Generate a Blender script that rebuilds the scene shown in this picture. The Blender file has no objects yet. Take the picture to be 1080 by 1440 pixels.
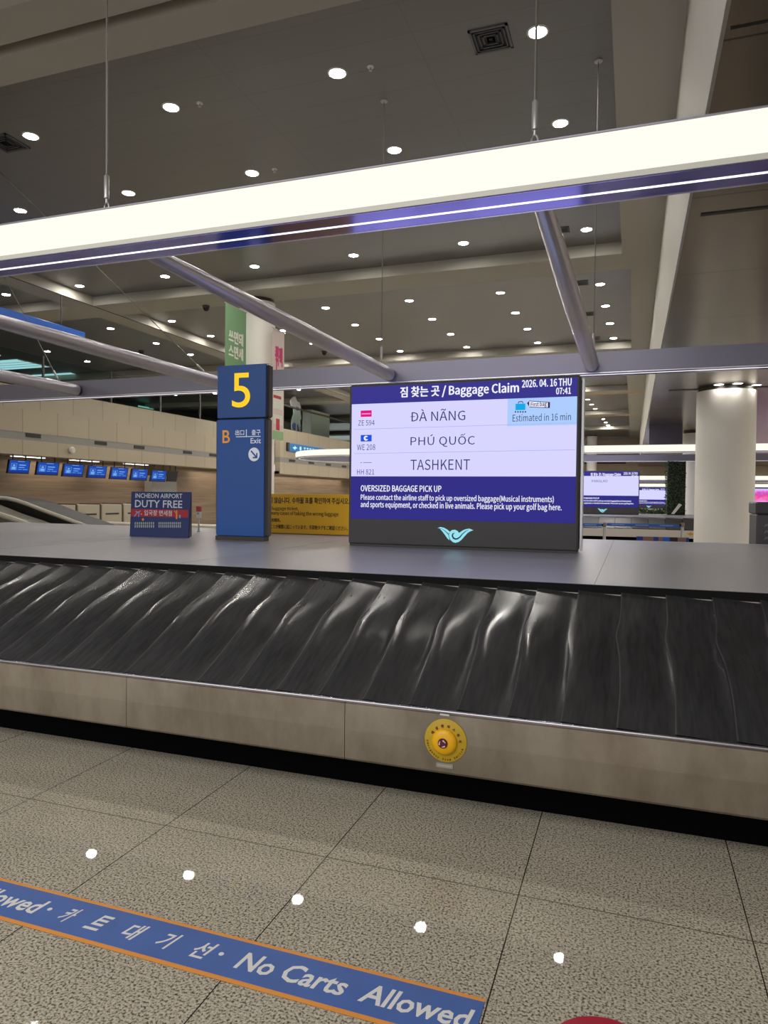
import bpy, math, random
from mathutils import Vector, Matrix
random.seed(5)
SC = bpy.context.scene
COL = SC.collection

# ------------------------------------------------------------------ camera
F, YAW, PIT, ROL = 990.4436, -0.338730561, -0.0232528299, 0.0105248752
CAM = Vector((0, 0, 1.5))
_w = Vector((math.sin(YAW)*math.cos(PIT), math.cos(YAW)*math.cos(PIT), math.sin(PIT)))
_r0 = Vector((math.cos(YAW), -math.sin(YAW), 0)); _u0 = _r0.cross(_w)
_c, _s = math.cos(ROL), math.sin(ROL)
_r = _c*_r0 + _s*_u0; _u = -_s*_r0 + _c*_u0
cd = bpy.data.cameras.new('camera'); cam = bpy.data.objects.new('camera', cd); COL.objects.link(cam)
cd.sensor_fit = 'VERTICAL'; cd.sensor_height = 24; cd.lens = F*24/1440
cd.clip_start = .05; cd.clip_end = 300
M = Matrix((_r, _u, -_w)).transposed().to_4x4(); M.translation = CAM
cam.matrix_world = M
SC.camera = cam
SC.view_settings.view_transform = 'Standard'; SC.view_settings.look = 'None'
SC.view_settings.gamma = 1; SC.view_settings.use_curve_mapping = False
SC.view_settings.exposure = 0.0
SC.cycles.use_denoising = True
SC.cycles.sample_clamp_indirect = 6
SC.cycles.max_bounces = 8

# ------------------------------------------------------------------ light
W = bpy.data.worlds.new('hall_air'); SC.world = W; W.use_nodes = True
W.node_tree.nodes['Background'].inputs[0].default_value = (1, .97, .94, 1)
W.node_tree.nodes['Background'].inputs[1].default_value = 1.0
LAMP = 230.0
def area(name, loc, sx, sy, power, col=(1, .97, .93)):
    l = bpy.data.lights.new(name, 'AREA'); l.shape = 'RECTANGLE'; l.size = sx; l.size_y = sy
    l.energy = power; l.color = col
    o = bpy.data.objects.new(name, l); o.location = loc; COL.objects.link(o); return o
area('hall_fill_behind', (-3, -4.5, 6.6), 14, 7, 1100)  # unseen soft fill, added in place of the hall's lamps behind the camera
area('hall_fill_right', (13, 34, 4.2), 5, 56, 3200)  # added fill out of view, brightens the right side and far ceiling

def at(x, y, X=None, Y=None, Z=None):
    d = (x-540)/F*_r - (y-720)/F*_u + _w
    t = ((X-CAM.x)/d.x) if X is not None else ((Y-CAM.y)/d.y) if Y is not None else ((Z-CAM.z)/d.z)
    return CAM + d*t

# ------------------------------------------------------------------ materials
def srgb(c):
    return tuple(((v/255)/12.92 if v/255 <= .04045 else ((v/255+.055)/1.055)**2.4) for v in c)
MATS = {}
def mat(name, rgb=None, rough=.5, metal=0, lin=None, spec=.5, emit=None, strength=1, noise=None, alpha=1, trans=0, coat=0):
    if name in MATS: return MATS[name]
    m = bpy.data.materials.new(name); m.use_nodes = True
    nt = m.node_tree; b = nt.nodes['Principled BSDF']
    c = lin or srgb(rgb or (0, 0, 0))
    b.inputs['Base Color'].default_value = (*c, 1)
    b.inputs['Roughness'].default_value = rough; b.inputs['Metallic'].default_value = metal
    b.inputs['Specular IOR Level'].default_value = spec
    b.inputs['Transmission Weight'].default_value = trans
    b.inputs['Coat Weight'].default_value = coat
    if emit:
        b.inputs['Emission Color'].default_value = (*srgb(emit), 1); b.inputs['Emission Strength'].default_value = strength
    if noise:
        sc, lo, hi, strx = noise
        tc = nt.nodes.new('ShaderNodeTexCoord'); mp = nt.nodes.new('ShaderNodeMapping'); nz = nt.nodes.new('ShaderNodeTexNoise')
        mp.inputs['Scale'].default_value = strx
        nz.inputs['Scale'].default_value = sc; nz.inputs['Detail'].default_value = 5
        cr = nt.nodes.new('ShaderNodeValToRGB')
        cr.color_ramp.elements[0].position = .3; cr.color_ramp.elements[1].position = .7
        cr.color_ramp.elements[0].color = (*[v*lo for v in c], 1); cr.color_ramp.elements[1].color = (*[min(1, v*hi) for v in c], 1)
        nt.links.new(tc.outputs['Object'], mp.inputs[0]); nt.links.new(mp.outputs[0], nz.inputs['Vector'])
        nt.links.new(nz.outputs['Fac'], cr.inputs[0]); nt.links.new(cr.outputs[0], b.inputs['Base Color'])
    MATS[name] = m
    return m
def glow(name, rgb, strength=1):
    if name in MATS: return MATS[name]
    m = bpy.data.materials.new(name); m.use_nodes = True; nt = m.node_tree
    b = nt.nodes['Principled BSDF']
    b.inputs['Base Color'].default_value = (0, 0, 0, 1); b.inputs['Roughness'].default_value = .6
    b.inputs['Specular IOR Level'].default_value = .2
    b.inputs['Emission Color'].default_value = (*srgb(rgb), 1); b.inputs['Emission Strength'].default_value = strength
    MATS[name] = m; return m

def granite():
    m = bpy.data.materials.new('polished_granite'); m.use_nodes = True; nt = m.node_tree; N = nt.nodes; L = nt.links
    b = N['Principled BSDF']
    tc = N.new('ShaderNodeTexCoord')
    n1 = N.new('ShaderNodeTexNoise'); n1.inputs['Scale'].default_value = 120; n1.inputs['Detail'].default_value = 2; n1.inputs['Roughness'].default_value = .6
    n2 = N.new('ShaderNodeTexVoronoi'); n2.inputs['Scale'].default_value = 130
    n3 = N.new('ShaderNodeTexNoise'); n3.inputs['Scale'].default_value = 2.2; n3.inputs['Detail'].default_value = 3
    for n in (n1, n2, n3): L.new(tc.outputs['Object'], n.inputs['Vector'])
    r1 = N.new('ShaderNodeValToRGB'); e = r1.color_ramp.elements
    e[0].position = .37; e[0].color = (.095, .083, .064, 1); e[1].position = .62; e[1].color = (.64, .585, .48, 1)
    x = r1.color_ramp.elements.new(.47); x.color = (.43, .39, .315, 1)
    L.new(n1.outputs['Fac'], r1.inputs[0])
    mx = N.new('ShaderNodeMix'); mx.data_type = 'RGBA'; mx.blend_type = 'MULTIPLY'; mx.inputs[0].default_value = .3
    r2 = N.new('ShaderNodeValToRGB'); r2.color_ramp.elements[0].color = (.45, .45, .45, 1); r2.color_ramp.elements[1].color = (1, 1, 1, 1); r2.color_ramp.elements[1].position = .5
    L.new(n2.outputs['Distance'], r2.inputs[0]); L.new(r1.outputs[0], mx.inputs[6]); L.new(r2.outputs[0], mx.inputs[7])
    mx2 = N.new('ShaderNodeMix'); mx2.data_type = 'RGBA'; mx2.blend_type = 'MULTIPLY'; mx2.inputs[0].default_value = .35
    r3 = N.new('ShaderNodeValToRGB'); r3.color_ramp.elements[0].position = .3; r3.color_ramp.elements[0].color = (.7, .7, .7, 1); r3.color_ramp.elements[1].position = .7
    L.new(n3.outputs['Fac'], r3.inputs[0]); L.new(mx.outputs[2], mx2.inputs[6]); L.new(r3.outputs[0], mx2.inputs[7])
    # tile joints on a 0.791 m grid
    sp = N.new('ShaderNodeSeparateXYZ'); L.new(tc.outputs['Object'], sp.inputs[0])
    def joint(out, off):
        a = N.new('ShaderNodeMath'); a.operation = 'SUBTRACT'; a.inputs[1].default_value = off; L.new(out, a.inputs[0])
        p = N.new('ShaderNodeMath'); p.operation = 'PINGPONG'; p.inputs[1].default_value = .791086/2; L.new(a.outputs[0], p.inputs[0])
        q = N.new('ShaderNodeMath'); q.operation = 'LESS_THAN'; q.inputs[1].default_value = .0022; L.new(p.outputs[0], q.inputs[0]); return q
    jx = joint(sp.outputs[0], -1.16958 - .791086*40); jy = joint(sp.outputs[1], 2.646 - .791086*40)
    ad = N.new('ShaderNodeMath'); ad.operation = 'MAXIMUM'; L.new(jx.outputs[0], ad.inputs[0]); L.new(jy.outputs[0], ad.inputs[1])
    mj = N.new('ShaderNodeMix'); mj.data_type = 'RGBA'; mj.inputs[7].default_value = (.03, .023, .016, 1)
    L.new(ad.outputs[0], mj.inputs[0]); L.new(mx2.outputs[2], mj.inputs[6]); L.new(mj.outputs[2], b.inputs['Base Color'])
    rr = N.new('ShaderNodeMapRange'); rr.inputs['To Min'].default_value = .006; rr.inputs['To Max'].default_value = .018
    L.new(n3.outputs['Fac'], rr.inputs[0]); L.new(rr.outputs[0], b.inputs['Roughness'])
    b.inputs['Specular IOR Level'].default_value = .22
    bp = N.new('ShaderNodeBump'); bp.inputs['Strength'].default_value = .02; bp.inputs['Distance'].default_value = .001
    L.new(n1.outputs['Fac'], bp.inputs['Height']); L.new(bp.outputs[0], b.inputs['Normal'])
    MATS['granite'] = m; return m

def panelled(name, rgb, bw, bh, axes, mortar=.25, rough=.5, metal=0, off=0, gap=.012, lo=.92, shift=(0, 0), spec=.5):
    """a plain panel finish with a thin dark joint grid (axes: which object axes run along / up)"""
    m = bpy.data.materials.new(name); m.use_nodes = True; nt = m.node_tree; N = nt.nodes; L = nt.links
    b = N['Principled BSDF']; c = srgb(rgb)
    tc = N.new('ShaderNodeTexCoord'); sp = N.new('ShaderNodeSeparateXYZ'); cb = N.new('ShaderNodeCombineXYZ')
    L.new(tc.outputs['Object'], sp.inputs[0])
    for k in range(2):
        a = N.new('ShaderNodeMath'); a.operation = 'ADD'; a.inputs[1].default_value = shift[k] + 500*(bw, bh)[k]
        L.new(sp.outputs['XYZ'.index(axes[k])], a.inputs[0]); L.new(a.outputs[0], cb.inputs[k])
    br = N.new('ShaderNodeTexBrick'); br.offset = off; br.inputs['Scale'].default_value = 1
    br.inputs['Brick Width'].default_value = bw; br.inputs['Row Height'].default_value = bh
    br.inputs['Mortar Size'].default_value = gap; br.inputs['Mortar Smooth'].default_value = .1
    br.inputs['Color1'].default_value = (*c, 1); br.inputs['Color2'].default_value = (*[v*lo for v in c], 1)
    br.inputs['Mortar'].default_value = (*[v*mortar for v in c], 1)
    L.new(cb.outputs[0], br.inputs['Vector']); L.new(br.outputs['Color'], b.inputs['Base Color'])
    b.inputs['Roughness'].default_value = rough; b.inputs['Metallic'].default_value = metal; b.inputs['Specular IOR Level'].default_value = spec
    MATS[name] = m; return m

def steel_mat():
    m = bpy.data.materials.new('brushed_steel'); m.use_nodes = True; nt = m.node_tree; N = nt.nodes; L = nt.links
    b = N['Principled BSDF']; b.inputs['Metallic'].default_value = .9
    tc = N.new('ShaderNodeTexCoord'); mp = N.new('ShaderNodeMapping'); mp.inputs['Scale'].default_value = (2, 2, 160)
    n = N.new('ShaderNodeTexNoise'); n.inputs['Scale'].default_value = 3; n.inputs['Detail'].default_value = 4
    mp2 = N.new('ShaderNodeMapping'); mp2.inputs['Scale'].default_value = (2.2, 1, 1.1)
    n2 = N.new('ShaderNodeTexNoise'); n2.inputs['Scale'].default_value = 1.7; n2.inputs['Detail'].default_value = 6; n2.inputs['Roughness'].default_value = .65
    L.new(tc.outputs['Object'], mp.inputs[0]); L.new(mp.outputs[0], n.inputs['Vector'])
    L.new(tc.outputs['Object'], mp2.inputs[0]); L.new(mp2.outputs[0], n2.inputs['Vector'])
    cr = N.new('ShaderNodeValToRGB'); cr.color_ramp.elements[0].position = .32; cr.color_ramp.elements[1].position = .62
    cr.color_ramp.elements[0].color = (.26, .222, .172, 1); cr.color_ramp.elements[1].color = (.385, .34, .275, 1)
    L.new(n2.outputs['Fac'], cr.inputs[0]); L.new(cr.outputs[0], b.inputs['Base Color'])
    mr = N.new('ShaderNodeMapRange'); mr.inputs['To Min'].default_value = .28; mr.inputs['To Max'].default_value = .46
    L.new(n2.outputs['Fac'], mr.inputs[0]); L.new(mr.outputs[0], b.inputs['Roughness'])
    bp = N.new('ShaderNodeBump'); bp.inputs['Strength'].default_value = .12; bp.inputs['Distance'].default_value = .001
    L.new(n.outputs['Fac'], bp.inputs['Height']); L.new(bp.outputs[0], b.inputs['Normal'])
    MATS['steel'] = m; return m

def rubber_mat():
    m = bpy.data.materials.new('worn_black_rubber'); m.use_nodes = True; nt = m.node_tree; N = nt.nodes; L = nt.links
    b = N['Principled BSDF']
    tc = N.new('ShaderNodeTexCoord'); mp = N.new('ShaderNodeMapping'); mp.inputs['Scale'].default_value = (26, 3, 3); mp.inputs['Rotation'].default_value = (0, 0, .35)
    n = N.new('ShaderNodeTexNoise'); n.inputs['Scale'].default_value = 2; n.inputs['Detail'].default_value = 3; n.inputs['Roughness'].default_value = .5
    n2 = N.new('ShaderNodeTexNoise'); n2.inputs['Scale'].default_value = 3.5; n2.inputs['Detail'].default_value = 2
    oi = N.new('ShaderNodeObjectInfo'); va = N.new('ShaderNodeVectorMath'); va.operation = 'ADD'
    cx = N.new('ShaderNodeMath'); cx.operation = 'MULTIPLY'; cx.inputs[1].default_value = 40; L.new(oi.outputs['Random'], cx.inputs[0])
    L.new(tc.outputs['Object'], va.inputs[0]); L.new(cx.outputs[0], va.inputs[1])
    L.new(va.outputs[0], mp.inputs[0]); L.new(mp.outputs[0], n.inputs['Vector']); L.new(va.outputs[0], n2.inputs['Vector'])
    uv = N.new('ShaderNodeUVMap'); uv.uv_map = 'UVMap'; su = N.new('ShaderNodeSeparateXYZ'); L.new(uv.outputs[0], su.inputs[0])
    # worn pale edge of each plate (u near 0)
    ed = N.new('ShaderNodeMapRange'); ed.inputs['From Min'].default_value = 0; ed.inputs['From Max'].default_value = .028; ed.inputs['To Min'].default_value = 1; ed.inputs['To Max'].default_value = 0
    L.new(su.outputs[0], ed.inputs[0])
    em = N.new('ShaderNodeMath'); em.operation = 'MULTIPLY'; L.new(ed.outputs[0], em.inputs[0]); L.new(n2.outputs['Fac'], em.inputs[1])
    cr = N.new('ShaderNodeValToRGB'); cr.color_ramp.elements[0].position = .3; cr.color_ramp.elements[1].position = .75
    cr.color_ramp.elements[0].color = (.030, .030, .032, 1); cr.color_ramp.elements[1].color = (.046, .046, .049, 1)
    L.new(n.outputs['Fac'], cr.inputs[0])
    mx = N.new('ShaderNodeMix'); mx.data_type = 'RGBA'; mx.inputs[7].default_value = (.13, .13, .13, 1)
    L.new(em.outputs[0], mx.inputs[0]); L.new(cr.outputs[0], mx.inputs[6]); L.new(mx.outputs[2], b.inputs['Base Color'])
    mr = N.new('ShaderNodeMapRange'); mr.inputs['From Min'].default_value = .3; mr.inputs['From Max'].default_value = .7; mr.inputs['To Min'].default_value = .17; mr.inputs['To Max'].default_value = .26
    L.new(n2.outputs['Fac'], mr.inputs[0]); L.new(mr.outputs[0], b.inputs['Roughness'])
    b.inputs['Specular IOR Level'].default_value = .5
    b.inputs['Anisotropic'].default_value = .4
    bp = N.new('ShaderNodeBump'); bp.inputs['Strength'].default_value = .05; bp.inputs['Distance'].default_value = .0012
    L.new(n.outputs['Fac'], bp.inputs['Height']); L.new(bp.outputs[0], b.inputs['Normal'])
    MATS['rubber'] = m; return m

GRANITE = granite(); STEEL = steel_mat(); RUBBER = rubber_mat()
CEILM = panelled('ceiling_metal', (103, 102, 100), 2.52, .53, 'XY', mortar=.75, rough=.30, lo=.96, gap=.006, spec=1.0)
BEAMM = mat('ceiling_plaster', (166, 162, 150), .6, noise=(.25, .94, 1.04, (1, 1, 1)))
SOFFM = panelled('soffit_metal', (128, 118, 104), 3.2, 2.4, 'XY', mortar=.3, rough=.22, metal=.75, lo=.9, gap=.012)
WALLB = panelled('beige_panel', (166, 154, 132), 1.42, 20, 'YZ', mortar=.5, rough=.55, lo=.95, gap=.012)
WALLU = panelled('beige_panel_upper', (164, 154, 134), 1.42, 20, 'YZ', mortar=.55, rough=.55, lo=.95, gap=.012, shift=(.7, 0))
STRIPE = mat('grey_stripe', (132, 130, 124), .5)
WOOD = mat('wood_panel', (140, 120, 98), .5, noise=(1.2, .72, 1.15, (1, .35, 9)))
BACKW = panelled('far_wall_panel', (196, 182, 156), 3, 2.2, 'XZ', mortar=.8, rough=.6)
WHITE = mat('white_plaster', (238, 235, 227), .5, noise=(.5, .97, 1.02, (1, 1, .3)))
DECKM = mat('grey_laminate', (168, 167, 171), .30, noise=(150, .86, 1.08, (1, 1, 1)))
BLACK = mat('black_rubber_edge', (12, 12, 13), .6, spec=.15)
KICK = mat('black_plinth', (4, 4, 5), .7, spec=.05)
DARK = mat('dark_metal', (58, 57, 60), .45, .3)
DGREY = mat('dark_grey_plastic', (70, 69, 72), .5)
RINGM = mat('grey_lilac_metal', (130, 128, 140), .3, .4)
UNDERM = mat('glossy_lilac_underside', (136, 128, 200), .14, .85)
TUBEM = mat('lilac_tube_metal', (165, 161, 170), .28, .5)
CABLE = mat('steel_cable', (120, 118, 112), .4, .6)
LGREY = mat('light_grey_metal', (190, 190, 190), .35, .6)
GLOWM = glow('ring_glow', (255, 252, 239), 1.03)
LEDM = glow('led_strip', (250, 250, 255), 1.6)
LAMPM = glow('lamp_glow', (255, 250, 242), LAMP)
LAMPF = glow('lamp_glow_far', (255, 250, 242), LAMP*2.2)
LAMPS = glow('lamp_glow_small', (255, 250, 242), 26)
GLASS = mat('clear_glass', (225, 240, 236), .02, 0, trans=1.0)
MATS['clear_glass'].node_tree.nodes['Principled BSDF'].inputs['IOR'].default_value = 1.02

# ------------------------------------------------------------------ mesh helpers
class MB:
    def __init__(s): s.v = []; s.f = []
    def add(s, vs, fs):
        n = len(s.v); s.v += [Vector(p) for p in vs]; s.f += [[n+i for i in f] for f in fs]; return s
    def box(s, a, b):
        x0, y0, z0 = [min(a[i], b[i]) for i in range(3)]; x1, y1, z1 = [max(a[i], b[i]) for i in range(3)]
        return s.add([(x0,y0,z0),(x1,y0,z0),(x1,y1,z0),(x0,y1,z0),(x0,y0,z1),(x1,y0,z1),(x1,y1,z1),(x0,y1,z1)],
                     [[0,3,2,1],[4,5,6,7],[0,1,5,4],[1,2,6,5],[2,3,7,6],[3,0,4,7]])
    def bbox(s, a, b, r=.01):
        """box with chamfered edges"""
        x0, y0, z0 = [min(a[i], b[i]) for i in range(3)]; x1, y1, z1 = [max(a[i], b[i]) for i in range(3)]
        r = min(r, (x1-x0)/3, (y1-y0)/3, (z1-z0)/3)
        ring = lambda e, z: [(x0+e+r,y0+e,z),(x1-e-r,y0+e,z),(x1-e,y0+e+r,z),(x1-e,y1-e-r,z),(x1-e-r,y1-e,z),(x0+e+r,y1-e,z),(x0+e,y1-e-r,z),(x0+e,y0+e+r,z)]
        return s.loft([ring(r*.7, z0), ring(0, z0+r), ring(0, z1-r), ring(r*.7, z1)])
    def loft(s, rings, caps=True, closed=True):
        n = len(rings[0]); vs = [p for r in rings for p in r]; fs = []
        m = n if closed else n-1
        for k in range(len(rings)-1):
            for i in range(m): fs.append([k*n+i, k*n+(i+1) % n, (k+1)*n+(i+1) % n, (k+1)*n+i])
        if caps and closed: fs += [list(range(n))[::-1], [(len(rings)-1)*n+i for i in range(n)]]
        return s.add(vs, fs)
    def tube(s, a, b, r0, r1=None, n=14):
        return s.path([a, b], [r0, r0 if r1 is None else r1], n)
    def path(s, pts, rs, n=14):
        pts = [Vector(p) for p in pts]; rings = []
        if not isinstance(rs, (list, tuple)): rs = [rs]*len(pts)
        for i, p in enumerate(pts):
            d = (pts[min(i+1, len(pts)-1)] - pts[max(i-1, 0)]).normalized()
            h = Vector((0, 0, 1)) if abs(d.z) < .9 else Vector((1, 0, 0))
            e = d.cross(h).normalized(); g = e.cross(d)
            rings.append([p + rs[i]*(math.cos(2*math.pi*k/n)*e + math.sin(2*math.pi*k/n)*g) for k in range(n)])
        return s.loft(rings)
    def lathe(s, c, prof, axis='Z', n=24):
        c = Vector(c); rings = []
        for r, h in prof:
            ring = []
            for k in range(n):
                a = 2*math.pi*k/n; p, q = r*math.cos(a), r*math.sin(a)
                ring.append(c + (Vector((p, q, h)) if axis == 'Z' else Vector((p, h, q)) if axis == 'Y' else Vector((h, p, q))))
            rings.append(ring)
        return s.loft(rings)
    def prism(s, poly, d):
        """3-D polygon pushed along vector d"""
        d = Vector(d); n = len(poly); p = [Vector(q) for q in poly]
        return s.add(p + [q+d for q in p], [list(range(n))[::-1], [n+i for i in range(n)]] + [[i, (i+1) % n, n+(i+1) % n, n+i] for i in range(n)])
    def build(s, name, material, parent=None, smooth=False, **kw):
        o0 = Vector((0, 0, 0)); q = parent
        while q is not None: o0 += q.location; q = q.parent
        me = bpy.data.meshes.new(name); loc = Vector(kw.get('loc', o0))
        me.from_pydata([v - loc for v in s.v], [], s.f); me.materials.append(material); me.validate(); me.update()
        import bmesh
        bm = bmesh.new(); bm.from_mesh(me); bmesh.ops.recalc_face_normals(bm, faces=bm.faces); bm.to_mesh(me); bm.free()
        if smooth:
            me.polygons.foreach_set('use_smooth', [True]*len(me.polygons))
            try: me.set_sharp_from_angle(angle=math.radians(40))
            except Exception: pass
        o = bpy.data.objects.new(name, me); COL.objects.link(o)
        if parent is not None: o.parent = parent; o.location = loc - o0
        else: o.location = loc
        return o
def tag(o, label, cat, group=None, kind=None):
    o['label'] = label; o['category'] = cat
    if group: o['group'] = group
    if kind: o['kind'] = kind
    return o
def thing(name, label, cat, loc, group=None):
    o = bpy.data.objects.new(name, None); o.empty_display_size = .1; COL.objects.link(o); o.location = loc
    return tag(o, label, cat, group)
def struct(name, mb, m, smooth=False):
    o = mb.build(name, m, smooth=smooth); o['kind'] = 'structure'; return o
def copy_lamp(src, loc, label, lens):
    c = copy_tree(src, loc, label)
    for ch in c.children:
        if ch.name.startswith('lamp_lens'): ch.data = lens
    return c
def copy_tree(src, loc, label=None, group=None):
    c = src.copy(); COL.objects.link(c); c.location = loc
    if label: c['label'] = label
    if group: c['group'] = group
    for ch in list(src.children):
        d = ch.copy(); COL.objects.link(d); d.parent = c
        for g in list(ch.children):
            e = g.copy(); COL.objects.link(e); e.parent = d
    return c

# flat artwork: everything on a face is given in that face's own (u, v) metres
class Face:
    """a vertical or horizontal plane; P(u, v, d) gives the world point d in front of the face"""
    def __init__(s, kind, k): s.kind, s.k = kind, k
    def P(s, u, v, d=.002):
        if s.kind == 'Y': return Vector((u, s.k-d, v))     # faces the camera side (-Y)
        if s.kind == 'X': return Vector((s.k+d, u, v))     # left wall, faces +X
        return Vector((u, v, s.k+d))                        # floor
    def px(s, x, y):
        p = at(x, y, **{s.kind: s.k})
        return (p.x, p.z) if s.kind == 'Y' else (p.y, p.z) if s.kind == 'X' else (p.x, p.y)
_dg = None
try:    # Blender's own bundled grotesque; the built-in face is the fallback
    GROT = bpy.data.fonts.load(bpy.utils.system_resource('DATAFILES', path='fonts') + '/Noto Sans CJK Regular.woff2')
except Exception:
    GROT = None
FONT = [GROT]
def glyphs(text, bold=0, res=2, spacing=1):
    c = bpy.data.curves.new('t', 'FONT')
    if FONT[0]: c.font = FONT[0]
    c.body = text; c.size = 1; c.offset = 0 if FONT[0] else bold; c.resolution_u = 6 if len(text) < 6 else res; c.space_character = spacing
    o = bpy.data.objects.new('t', c); COL.objects.link(o)
    me = bpy.data.meshes.new_from_object(o.evaluated_get(bpy.context.evaluated_depsgraph_get()))
    vs = [v.co.copy() for v in me.vertices]; fs = [list(p.vertices) for p in me.polygons]
    bpy.data.objects.remove(o); bpy.data.curves.remove(c); bpy.data.meshes.remove(me)
    if FONT[0] and bold:            # heavier strokes: the same outline laid again, slightly shifted
        n = len(vs); b0, f0 = list(vs), list(fs)
        for k, (dx, dy) in enumerate(((bold, 0), (-bold, 0), (0, bold*.6), (0, -bold*.6))):
            vs += [Vector((p.x+dx, p.y+dy, (k+1)*.0003)) for p in b0]; fs += [[i+n*(k+1) for i in f] for f in f0]
    return vs, fs
def text_uv(mb, face, text, u0, u1, v0, v1, d=.002, bold=0, shear=0, spacing=1):
    vs, fs = glyphs(text, bold, spacing=spacing)
    x0 = min(v.x for v in vs); x1 = max(v.x for v in vs); y0 = min(v.y for v in vs); y1 = max(v.y for v in vs)
    out = []
    for v in vs:
        a = (v.x-x0)/(x1-x0); b = (v.y-y0)/(y1-y0)
        out.append(face.P(u0+a*(u1-u0)+shear*b, v0+b*(v1-v0), d+v.z))
    return mb.add(out, fs)
def text_px(mb, face, text, x0, x1, ymid0, ymid1, d=.002, bold=0, h=None, **kw):
    """x0,x1: pixel columns of the text ends; ymid0 / ymid1: top / bottom pixel rows at its middle"""
    xm = (x0+x1)/2; ym = (ymid0+ymid1)/2
    u0 = face.px(x0, ym)[0]; u1 = face.px(x1, ym)[0]; v1 = face.px(xm, ymid0)[1]; v0 = face.px(xm, ymid1)[1]
    return text_uv(mb, face, text, u0, u1, v0, v1, d, bold, **kw)
def poly_uv(mb, face, pts, d=.002): return mb.add([face.P(u, v, d) for u, v in pts], [list(range(len(pts)))])
def rect_uv(mb, face, u0, u1, v0, v1, d=.002): return poly_uv(mb, face, [(u0, v0), (u1, v0), (u1, v1), (u0, v1)], d)
def disc_uv(mb, face, u, v, r, d=.002, n=28, rv=None):
    return poly_uv(mb, face, [(u+r*math.cos(2*math.pi*k/n), v+(rv or r)*math.sin(2*math.pi*k/n)) for k in range(n)], d)
def band_uv(mb, face, pts, w, d=.002):
    """stroke of width w (one value or one per point) along pts"""
    n = len(pts); ws = w if isinstance(w, (list, tuple)) else [w]*n; L = []; R = []
    for i in range(n):
        a = pts[max(i-1, 0)]; b = pts[min(i+1, n-1)]; dx, dy = b[0]-a[0], b[1]-a[1]; l = math.hypot(dx, dy) or 1
        nx, ny = -dy/l*ws[i]/2, dx/l*ws[i]/2
        L.append((pts[i][0]+nx, pts[i][1]+ny)); R.append((pts[i][0]-nx, pts[i][1]-ny))
    vs = [face.P(*p, d) for p in L+R]
    return mb.add(vs, [[i, i+1, n+i+1, n+i] for i in range(n-1)])

# ================================================================== THE SETTING
struct('floor', MB().box((-34, -7, -.1), (16, 72, 0)), GRANITE)
# --- high ceiling: sunk panels between plaster beams
ZP, ZB = 6.9, 6.65
XR, XL = -.30, -14.12
rows_y = [(-4.1, 5.83), (6.93, 15.75), (16.85, 25.65), (26.8, 35.6), (36.7, 45.5), (46.6, 55.4), (56.5, 65.3)]
for i, (y0, y1) in enumerate(rows_y):
    struct('ceiling', MB().box((XL, y0, ZP), (XR if i != 2 else -.12, y1, ZP+.1)), CEILM)
    struct('ceiling', MB().box((-28.5, y0, ZP), (-14.85, y1, ZP+.1)), CEILM)
bm = MB()
edges = [(-7, -4.1)] + [(rows_y[i][1], rows_y[i+1][0]) for i in range(len(rows_y)-1)] + [(65.3, 70)]
for k, (y0, y1) in enumerate(edges):
    bm.box((-28.5, y0, ZB), (.45, y1, ZP+.3)) if k != 1 else bm.box((-28.5, y0, ZB), (.45, 6.30, ZP+.3)).box((-28.5, 6.47, ZB), (.45, y1, ZP+.3)).box((-28.5, 6.3, ZB+.16), (.45, 6.47, ZP+.3))
struct('ceiling', bm, BEAMM)
bm = MB()
for i, (y0, y1) in enumerate(rows_y):
    bm.box((XR if i != 2 else -.12, y0, ZB), (.45, y1, ZP+.3)); bm.box((-14.85, y0, ZB), (-14.12, y1, ZP+.3)); bm.box((-30, y0, ZB), (-28.5, y1, ZP+.3))
struct('ceiling', bm, BEAMM)
struct('ceiling', MB().box((-34, -7, ZP+.1), (.45, 72, ZP+.35)), BEAMM)
# shadow gaps beside the long beam and at the far end of each sunk panel
g = MB().box((-14.17, -4, ZB-.004), (-14.125, 65, ZB+.01))
struct('trim_1', g, mat('shadow_gap', (60, 57, 52), .7))
# --- dropped soffit on the right with its pale upstand
struct('trim_2', MB().box((.45, -7, 4.3), (.475, 70, ZP+.3)), BEAMM)
struct('ceiling', MB().box((.475, -7, 4.3), (16, 70, 4.45)), SOFFM)
struct('wall_right', MB().box((16, -7, 0), (16.2, 70, 4.45)), BACKW)
g = MB()
for (xa, ya, xb, yb, hw) in ((985, 303, 1080, 290, .03), (941, 548, 996, 548, .10), (1015, 41, 1080, 30, .006)):
    a = at(xa, ya, Z=4.3); b = at(xb, yb, Z=4.3); yy = (a.y+b.y)/2
    g.box((max(a.x, .5), yy-hw, 4.292), (max(b.x, a.x+1.5)+3, yy+hw, 4.31))
struct('trim_3', g, mat('soffit_slot', (26, 24, 22), .5))
struct('trim_4', MB().box((.56, 29, 3.55), (1.75, 31, 4.3)), mat('dark_drop_panel', (70, 66, 74), .4))
# warm cove light on the far beams, painted as orange strips
g = MB()
for y in (36.6, 46.5): g.box((-14, y-.02, ZB-.005), (.44, y+.25, ZB+.02))
struct('trim_5', g, mat('cove_light_orange', (196, 150, 84), .5))
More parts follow.
